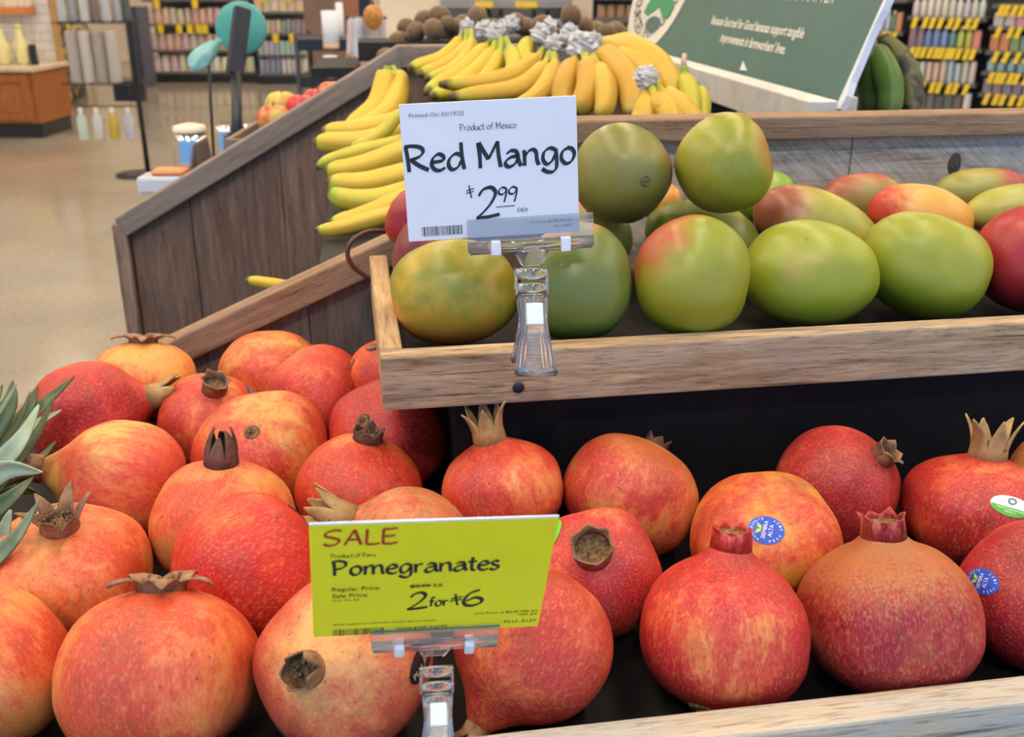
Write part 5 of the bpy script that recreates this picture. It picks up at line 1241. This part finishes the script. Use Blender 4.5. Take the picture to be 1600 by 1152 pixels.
def spinner_rack():
    D = 7.45
    base = pt(232, 272, D); base.z = 0
    t = thing('display_rack', 'black wire display rack on a pole hung with clear packets, standing on the floor', 'rack', T(base))
    b = BM(); lathe(b, [(.17, 0), (.17, .012), (.03, .03), (.0001, .03)], 24, T((base.x-.06, base.y, 0))); mk('foot', b, M_['blackmetal'], None, t, True)
    b = BM(); tube(b, [Vector((base.x, base.y, .02)), Vector((base.x, base.y, 1.9))], .017, 12); mk('pole', b, M_['blackmetal'], None, t, True)
    zs = [.66, 1.06]
    for z in zs:
        b = BM()
        for y in (-.22, .0, .22): tube(b, [base + Vector((-.44, y, z)), base + Vector((.05, y, z))], .004, 6)
        for i in range(9): tube(b, [base + Vector((-.44+.06*i, -.22, z)), base + Vector((-.44+.06*i, .22, z))], .003, 6)
        mk('wire_shelf', b, M_['blackmetal'], None, t, True)
    b = BM(); box(b, base + Vector((-.24, .18, .50)), base + Vector((-.02, .24, .64))); mk('dark_bin', b, M_['blackmetal'], None, t)
    rr = random.Random(9)
    names = ['clear packet hanging high on the black wire rack', 'white topped tub in the middle of the black wire rack', 'small bottle hanging at the bottom of the black wire rack']
    for i in range(9):
        c = [(186, 188, 190), (170, 172, 172), (90, 100, 94), (196, 196, 198), (140, 120, 114), (206, 208, 212)][i % 6]
        product('pouch', 'packet', T(base + Vector((-.40+.05*i, -.12+.05*(i % 3), 1.066))), .055, .03, .34, rgb(*c), names[0], 'packets on the wire rack', 'packet')
    for i in range(4):
        product('can', 'tub', T(base + Vector((-.37+.09*i, -.1, .664))), .085, .085, .34, rgb(*[(176, 168, 160), (196, 190, 184), (166, 158, 150), (188, 182, 176)][i]), names[1], 'tubs on the wire rack', 'tub')
    b = BM(); hz = .585
    tube(b, [base + Vector((-.42, -.1, .5)), base + Vector((.02, -.1, .5))], .005, 6)
    for x in (-.40, -.02): tube(b, [base + Vector((x, -.1, .5)), base + Vector((x, -.1, .655))], .004, 6)
    mk('hook_bar', b, M_['blackmetal'], None, t, True)
    for i, c in enumerate(((196, 214, 204), (206, 206, 208), (196, 170, 70), (186, 192, 206))):
        product('bottle', 'bottle', T(base + Vector((-.385+.11*i, -.1, .27))), .07, .05, .223, rgb(*c), '%s bottle hanging at the bottom of the black wire rack' % ['pale green', 'white', 'mustard yellow', 'pale blue'][i], 'bottles under the wire rack', 'bottle')
spinner_rack()

def near_table():
    # low table beyond the banana bin with tins, apples and the post
    z = CAMZ - .385
    c = W(-.1, 2.15, -1.42)
    t = thing('display_table', 'dark table behind the banana bin carrying tins, apples and the black post', 'table', T(c))
    b = BM(); box(b, (-.62, 1.78, z-.04), (-.25, 2.22, z), .003); mk('table_top', b, M_['bed'], None, t)
    for x, y in ((-.58, 1.82), (-.29, 1.82), (-.58, 2.18), (-.29, 2.18)):
        b = BM(); box(b, (x-.025, y-.025, 0), (x+.025, y+.025, z-.0405)); mk('leg', b, M_['blackmetal'], None, t)
    def on(u, y):                      # a spot on the table in the direction of column u
        fw = y*CP + .385*SP; return Vector(((u-800)/F*fw, y, z))
    # tin with cream lid
    def tin(u, y, r, h, lab, lid):
        p = on(u, y); o = mk('tin', (lambda b: (lathe(b, [(r*.9, 0), (r, .004), (r*1.02, h*.3), (r*.86, h*.8), (r*.8, h)], 28), b)[1])(BM()), M_['steel'], T(p), None, True); tag(o, lab, 'tin')
        if lid: mk('lid', (lambda b: (lathe(b, [(r*.84, h+.0005), (r*.86, h+.003), (r*.8, h+.012), (r*.3, h+.016), (.0001, h+.016)], 28), b)[1])(BM()), flat('cream_lid', rgb(226, 212, 186), .4), T(p), o, True)
    tin(306, 1.92, .036, .098, 'shiny metal tin with cream lid near the corner of the brown bin', True)
    tin(358, 2.10, .024, .085, 'small shiny metal tin left of the black post', False)
    tin(392, 2.12, .024, .085, 'small shiny metal tin right of the black post', False)
    p = on(262, 1.86)
    o = mk('clear_tray', (lambda b: (box(b, (-.045, -.03, 0), (.045, .03, .032), .006), b)[1])(BM()), flat('clear_tray_plastic', rgb(206, 208, 212), .15), T(p)); tag(o, 'small pale tray with orange pieces beside the corner of the brown bin', 'tray')
    mk('orange_pieces', (lambda b: (box(b, (-.02, -.022, .0325), (.04, .022, .042), .004), b)[1])(BM()), flat('orange_pieces', rgb(226, 140, 84), .5), T(p), o)
    # post with flat black head, teal disc
    pp = on(371, 2.06)
    t2 = thing('black_post', 'black post on the table with a tilted flat black head', 'stand', T(pp))
    D = pp.y*CP + .385*SP
    top = pt(369, 112, D); b = BM(); tube(b, [pp, Vector((top.x, top.y, top.z))], .0105, 14); mk('pole', b, M_['blackmetal'], None, t2, True)
    b = BM(); lathe(b, [(.02, 0), (.02, .006), (.013, .01)], 24, T(pp)); mk('foot', b, M_['blackmetal'], None, t2, True)
    a0, a1 = pt(366, 118, D), pt(379, 12, D); up = (a1-a0).normalized(); xx = Vector((.8, .6, 0)); xx = (xx-up*xx.dot(up)).normalized()
    Ms = frame(a0, xx, up.cross(xx)*-1, up); Lh = (a1-a0).length
    b = BM(); box(b, (-.017, -.010, 0), (.017, .010, Lh), .004); mk('flat_head', b, M_['blackmetal'], Ms, t2)
    Dd = D+.10
    dc = pt(377, 44, Dd); b = BM(); r = 40*Dd/F; lathe(b, [(.0001, -.006), (r*.93, -.006), (r, -.002), (r, .003), (r*.93, .006), (.0001, .006)], 40, frame(dc, RIGHT, UP, TOW) @ Matrix.Rotation(.25, 4, 'X'), 0, False)
    t3 = mk('round_disc', b, speckled('teal_disc', rgb(82, 166, 152), rgb(96, 178, 164), 20, .4), None, None, True); tag(t3, 'round teal disc standing behind the black post', 'disc')
    b = BM(); fp = on(381, 2.175); tube(b, [fp, Vector((fp.x, fp.y, dc.z)) ], .005, 8); mk('stalk', b, M_['blackmetal'], None, t3, True)
    bc = pt(322, 84, D+.06); b = BM()
    ball(b, 18, 20, lambda th, ph: frame(bc, RIGHT, UP, TOW) @ (Matrix.Rotation(.75, 3, 'Z') @ Vector((.045*math.cos(th), .020*math.sin(th)*math.cos(ph)*(1.0-.55*math.cos(th)) , .014*math.sin(th)*math.sin(ph))) + Vector((0, 0, .006*noise.noise(Vector((th*3, ph*2, 1)))))))
    o = mk('paper_wrap', b, speckled('aqua_paper', rgb(168, 206, 190), rgb(130, 196, 182), 60, .6), None, None, True); tag(o, 'pale aqua paper wrap sticking out left of the teal disc', 'wrap')
    q = on(334, 2.2); b = BM(); tube(b, [q, bc + Vector((.004, 0, -.006))], .003, 8); mk('wire_stem', b, M_['blackmetal'], None, o, True)
    # apples
    am = []
    for i, (c1, c2) in enumerate(((rgb(206, 66, 52), rgb(196, 176, 82)), (rgb(206, 60, 56), rgb(190, 40, 48)), (rgb(200, 190, 80), rgb(206, 150, 70)))):
        k = NT('apple_skin_%d' % i); n = k.noise(k.coord((28, 28, 28)), 1, 3); k.p(Base_Color=k.ramp(n, [(.4, c1), (.62, c2)]), Roughness=.3); am.append(k.m)
    zc = z + .085
    b = BM(); box(b, (-.50, 1.80, z+.0005), (-.26, 2.16, zc)); box(b, (-.50, 1.80, zc), (-.26, 1.812, zc+.018)); box(b, (-.50, 2.148, zc), (-.26, 2.16, zc+.018)); box(b, (-.50, 1.8125, zc), (-.49, 2.1475, zc+.018)); box(b, (-.27, 1.8125, zc), (-.26, 2.1475, zc+.018))
    o = mk('fruit_crate', b, M_['rail_grey'], None); tag(o, 'low wooden crate of apples behind the far sloping rail', 'crate')
    for u, v, D, r, mi, lab in ((428, 186, 1.86, .031, 0, 'red apple nearest the far rail, lowest of the apples'), (440, 164, 1.93, .031, 2, 'yellow green apple leaning over the lowest red one'), (470, 168, 1.92, .029, 1, 'red apple in the middle behind the far rail'), (455, 178, 1.99, .030, 1, 'red apple tucked behind the lowest one'), (496, 158, 1.95, .029, 1, 'red apple further up along the far rail'), (518, 146, 1.99, .028, 0, 'red apple highest along the far rail')):
        q = pt(u, v, D); b = BM(); ball(b, 20, 26, lambda th, ph: Vector((math.sin(th)*math.cos(ph), math.sin(th)*math.sin(ph), .9*math.cos(th) - .28*math.exp(-(th/.35)**2) + .15*math.exp(-((PI-th)/.3)**2)))*r)
        q.z = max(q.z, zc + r*.9 + .001)
        o = mk('apple', b, am[mi], T(q), None, True); tag(o, lab, 'apple', 'apples beyond the banana bin')
        mk('stem', (lambda b: (tube(b, [Vector((0, 0, r*.55)), Vector((.002, 0, r*1.0))], .0014, 6), b)[1])(BM()), M_['sepal_dark'], T(q), o, True)
near_table()

def bag_station():
    D = 4.6
    p = pt(470, 160, D); 
    ground = Vector((p.x, p.y, 0))
    t = thing('bag_stand', 'black metal stand with two shelves holding white rolls', 'stand', T(ground))
    w0 = (545-462)/F*D; zt = pt(470, 58, D).z; zb = pt(470, 117, D).z
    for dx in (0, w0):
        for dy in (0, .3):
            b = BM(); tube(b, [ground + Vector((dx, dy, 0)), ground + Vector((dx, dy, zt+.02))], .012, 8); mk('leg', b, M_['blackmetal'], None, t, True)
    for z in (zt, zb):
        b = BM(); box(b, ground + Vector((-.01, -.01, z-.05)), ground + Vector((w0+.01, .31, z)), .004); mk('shelf', b, M_['blackmetal'], None, t)
    brown = speckled('brown_cardboard', rgb(122, 92, 78), rgb(134, 104, 88), 8, .8)
    def cyl(u, v0, v1, wpx, D_, lab, zrest=None):
        a, c = pt(u, v1, D_), pt(u, v0, D_); r = wpx*D_/F/2; h = (c-a).length
        o = mk('paper_roll', (lambda b: (lathe(b, [(r*.35, h*.0), (r, 0), (r, h), (r*.35, h)], 24), b)[1])(BM()), flat('white_roll', rgb(228, 230, 232), .6), T(a), None, True); tag(o, lab, 'roll', 'white rolls on the black stand')
        mk('beige_core', (lambda b: (lathe(b, [(r*.34, -.0), (r*1.02, -.0), (r*1.02, h*.12), (r*.34, h*.12)], 24), b)[1])(BM()), flat('beige_core', rgb(216, 178, 142), .7), T(a), o, True)
    cyl(518, 20, 76, 25, D-.1, 'tall white roll with beige foot on the upper black shelf'); cyl(518, 88, 121, 22, D-.1, 'short white roll with beige foot on the lower black shelf'); cyl(534, 8, 80, 11, D+.1, 'slim tall white roll behind the upper one')
    def slab(name, u0, u1, v0, v1, D_, mat, lab, cat, th=.04, group=None):
        a, c = pt(u0, v1, D_), pt(u1, v0, D_); o = mk(name, (lambda b: (box(b, (0, 0, 0), (c.x-a.x, th, c.z-a.z + .0), .004), b)[1])(BM()), mat, T(a)); return tag(o, lab, cat, group)
    a = pt(484, 160, D+.5); o = mk('cardboard_display', (lambda b: (box(b, (0, 0, 0), (.15, .25, pt(484, -20, D+.5).z), .004), b)[1])(BM()), brown, T((a.x, a.y, 0))); tag(o, 'tall brown cardboard column behind the black stand', 'display')
    a = pt(538, 120, D+.8); o = mk('cardboard_display', (lambda b: (box(b, (0, 0, 0), (.145, .2, pt(484, -20, D+.8).z), .004), b)[1])(BM()), speckled('red_brown_board', rgb(166, 110, 90), rgb(176, 122, 100), 5, .8), T((a.x, a.y, 0))); tag(o, 'reddish brown board behind the hanging plastic bags', 'display')
    # bags hanging from a rail
    Db = 3.6
    t = thing('bag_rack', 'rail hung with clear and pinkish plastic bags left of the kiwis', 'rack', T((pt(570, 60, Db).x, pt(570, 60, Db).y, 0)))
    g = pt(570, 60, Db)
    b = BM(); box(b, (g.x-.02, g.y+.03, 0), (g.x+.02, g.y+.07, g.z+.22)); mk('post', b, M_['blackmetal'], None, t)
    a, c = pt(541, 28, Db), pt(604, 28, Db); b = BM(); tube(b, [a, c], .006, 8); tube(b, [g+Vector((0, 0, .07)), g + Vector((0, .05, .07))], .005, 6); mk('rail', b, M_['blackmetal'], None, t, True)
    bm_ = []
    for i, c1 in enumerate((rgb(226, 206, 208), rgb(214, 218, 226), rgb(236, 222, 206))):
        k = NT('bag_film_%d' % i); k.p(Base_Color=c1, Roughness=.25, Transmission_Weight=.25); k.bump(k.noise(k.coord((20, 20, 4)), 1, 5, .7), 1, .01); bm_.append(k.m)
    for i, (u, v1, wpx, mi) in enumerate(((549, 92, 15, 0), (560, 98, 17, 1), (572, 104, 16, 0), (584, 106, 16, 2), (596, 98, 16, 1))):
        b = BM(); top = pt(u, 28, Db - .02*(i % 2)); bot = pt(u, v1, Db - .02*(i % 2)); rows = []
        hw = wpx*Db/F/2; n = 12
        for j in range(9):
            q = j/8; row = []
            for s in range(n):
                an = 2*PI*s/n; row.append(b.verts.new(top.lerp(bot, q) + Vector((math.cos(an)*hw*(.75+.35*q), math.sin(an)*.012*(1+.8*math.sin(q*3+i)) + .006*math.sin(5*an+i), .004*math.sin(3*an)))))
            rows.append(row)
        for r0, r1 in zip(rows, rows[1:]):
            for s in range(n): b.faces.new((r0[s], r0[(s+1) % n], r1[(s+1) % n], r1[s])).smooth = True
        b.faces.new(rows[0]); b.faces.new(rows[-1])
        o = mk('plastic_bag', b, bm_[mi], None, None, True); tag(o, ['pinkish clear bag at the left end of the bag rail', 'bluish clear bag second from the left on the rail', 'pinkish clear bag in the middle of the bag rail', 'warm tinted clear bag under the golden loaf', 'bluish clear bag at the right end of the rail'][i], 'bag', 'plastic bags on the rail')
    lc = pt(583, 26, Db-.09); b = BM(); ball(b, 18, 24, lambda th, ph: Vector((.034*math.sin(th)*math.cos(ph), .03*math.sin(th)*math.sin(ph), .042*math.cos(th)*(1-.08*math.cos(th)))))
    o = mk('golden_basket', b, speckled('golden_wicker', rgb(176, 110, 46), rgb(214, 150, 72), 60, .6, .5), T(lc), None, True); tag(o, 'golden brown woven ball shape hanging over the plastic bags', 'basket')
    mk('hook', (lambda b: (tube(b, [Vector((0, 0, .04)), Vector((0, .03, .05)), Vector((0, .09, .0))], .002, 6), b)[1])(BM()), M_['blackmetal'], T(lc), o, True)
    b = BM(); a, c = pt(541, 84, Db-.2), pt(580, 112, Db-.5); a2, c2 = a - ZU*.05, c - ZU*.05
    tg = t; b2 = BM(); tube(b2, [(a+c)/2 + Vector((0, .1, -.02)), Vector((g.x, g.y+.05, ((a+c)/2).z-.05))], .008, 8); mk('bracket', b2, M_['blackmetal'], None, t, True)
    ax = (c-a).normalized(); Mx = frame(a, ax, ax.cross(ZU).normalized()*-1, (ax.cross(ax.cross(ZU))).normalized()*-1); Ls = (c-a).length
    box(b, (0, 0, -.035), (Ls, .02, 0)); mk('shelf_board', b, brown, Mx, tg)
    for i in range(8): 
        b = BM(); box(b, (Ls*(i+.3)/8, -.004, -.035), (Ls*(i+.55)/8, -.0005, -.004)); mk('price_tag', b, M_['yellow'], Mx, tg)
bag_station()

def center_wall():
    D = 9.5
    a, c = pt(596, 70, D), pt(968, 70, D); z1 = 2.6
    b = BM(); box(b, (a.x, a.y, 0), (c.x, a.y+.15, z1)); struct('wall_centre', b, speckled('cream_wall', rgb(236, 222, 198), rgb(242, 230, 208), 3, .7))
    sx0, sx1 = pt(692, 20, D).x, pt(890, 20, D).x; zt = pt(700, 9, D).z; zs = pt(700, 44, D).z
    t = thing('bottle_shelf', 'grey wall shelf unit with dark bottles behind the kiwis', 'shelf', T(((sx0+sx1)/2, a.y, zs)))
    y = a.y
    b = BM(); box(b, (sx0, y-.3, zt), (sx1, y-.0005, zt+.07)); mk('upper_shelf', b, flat('grey_shelf', rgb(150, 152, 154), .5), None, t)
    b = BM(); box(b, (sx0, y-.3, zs-.05), (sx1, y-.0005, zs)); mk('lower_shelf', b, flat('grey_shelf2', rgb(150, 152, 154), .5), None, t)
    for x in (sx0, sx1-.03):
        b = BM(); box(b, (x, y-.29, zs+.0005), (x+.03, y-.0005, zt-.0005)); mk('side_panel', b, flat('grey_shelf3', rgb(160, 168, 174), .5), None, t)
    for i, (u0, u1) in enumerate(((745, 772), (805, 838))):
        b = BM(); box(b, (pt(u0, 1, D).x, y-.308, zt+.0), (pt(u1, 1, D).x, y-.3005, zt+.05)); mk('price_strip', b, M_['yellow'], None, t)
    bt = flat('dark_bottle_glass', rgb(38, 44, 46), .15); lb = flat('blue_bottle_label', rgb(170, 196, 226), .5); wl = flat('pale_bottle_label', rgb(206, 200, 190), .5)
    for i, (u, m, lab) in enumerate(((748, wl, 'dark bottle with pale label, left of the lone kiwi'), (765, wl, 'dark bottle with pale label, just right of the lone kiwi'), (783, wl, 'dark bottle above the first silver wrap, pale label'), (834, lb, 'dark bottle with blue label, left of three behind the wraps'), (854, lb, 'dark bottle with blue label, middle of three behind the wraps'), (873, lb, 'dark bottle with blue label, right of three beside the tall kiwi'))):
        x = pt(u, 30, D).x; b = BM(); lathe(b, [(.036, 0), (.037, .005), (.037, .10), (.014, .135), (.013, .172), (.0001, .172)], 16, None, 0, False)
        o = mk('wine_bottle', b, bt, T((x, y-.16, zs+.0005)), None, True); tag(o, lab, 'bottle', 'dark bottles on the grey shelf')
        b = BM(); lathe(b, [(.0375, .02), (.0378, .025), (.0378, .09), (.0375, .095)], 16, None, 0, False); mk('bottle_label', b, m, T((x, y-.16, zs+.0005)), o, True)
    # stock shelving seen in the gap left of the green board
    p = pt(962, 60, 8.6); p.z = 0
    t = shelf_unit('stock_shelf', 'dark shelf with yellow packets seen left of the green board', T(p), .32, .4, [.5, .85, 1.0, 1.18], 1.6, mat='shelf_black')
    for i in range(4):
        for j, z in enumerate((.85, 1.0)):
            c = [(196, 160, 60), (150, 120, 90)][j]; product('pouch', 'yellow_packet' if j == 0 else 'brown_packet', T((p.x-.12+.08*i, p.y+.06, z+.0005)), .07, .05, .11, rgb(*c), ['small yellow packet', 'small brown packet'][j] + ' on the dark shelf left of the green board', ['yellow', 'brown'][j] + ' packets on the dark shelf', 'packet')
center_wall()
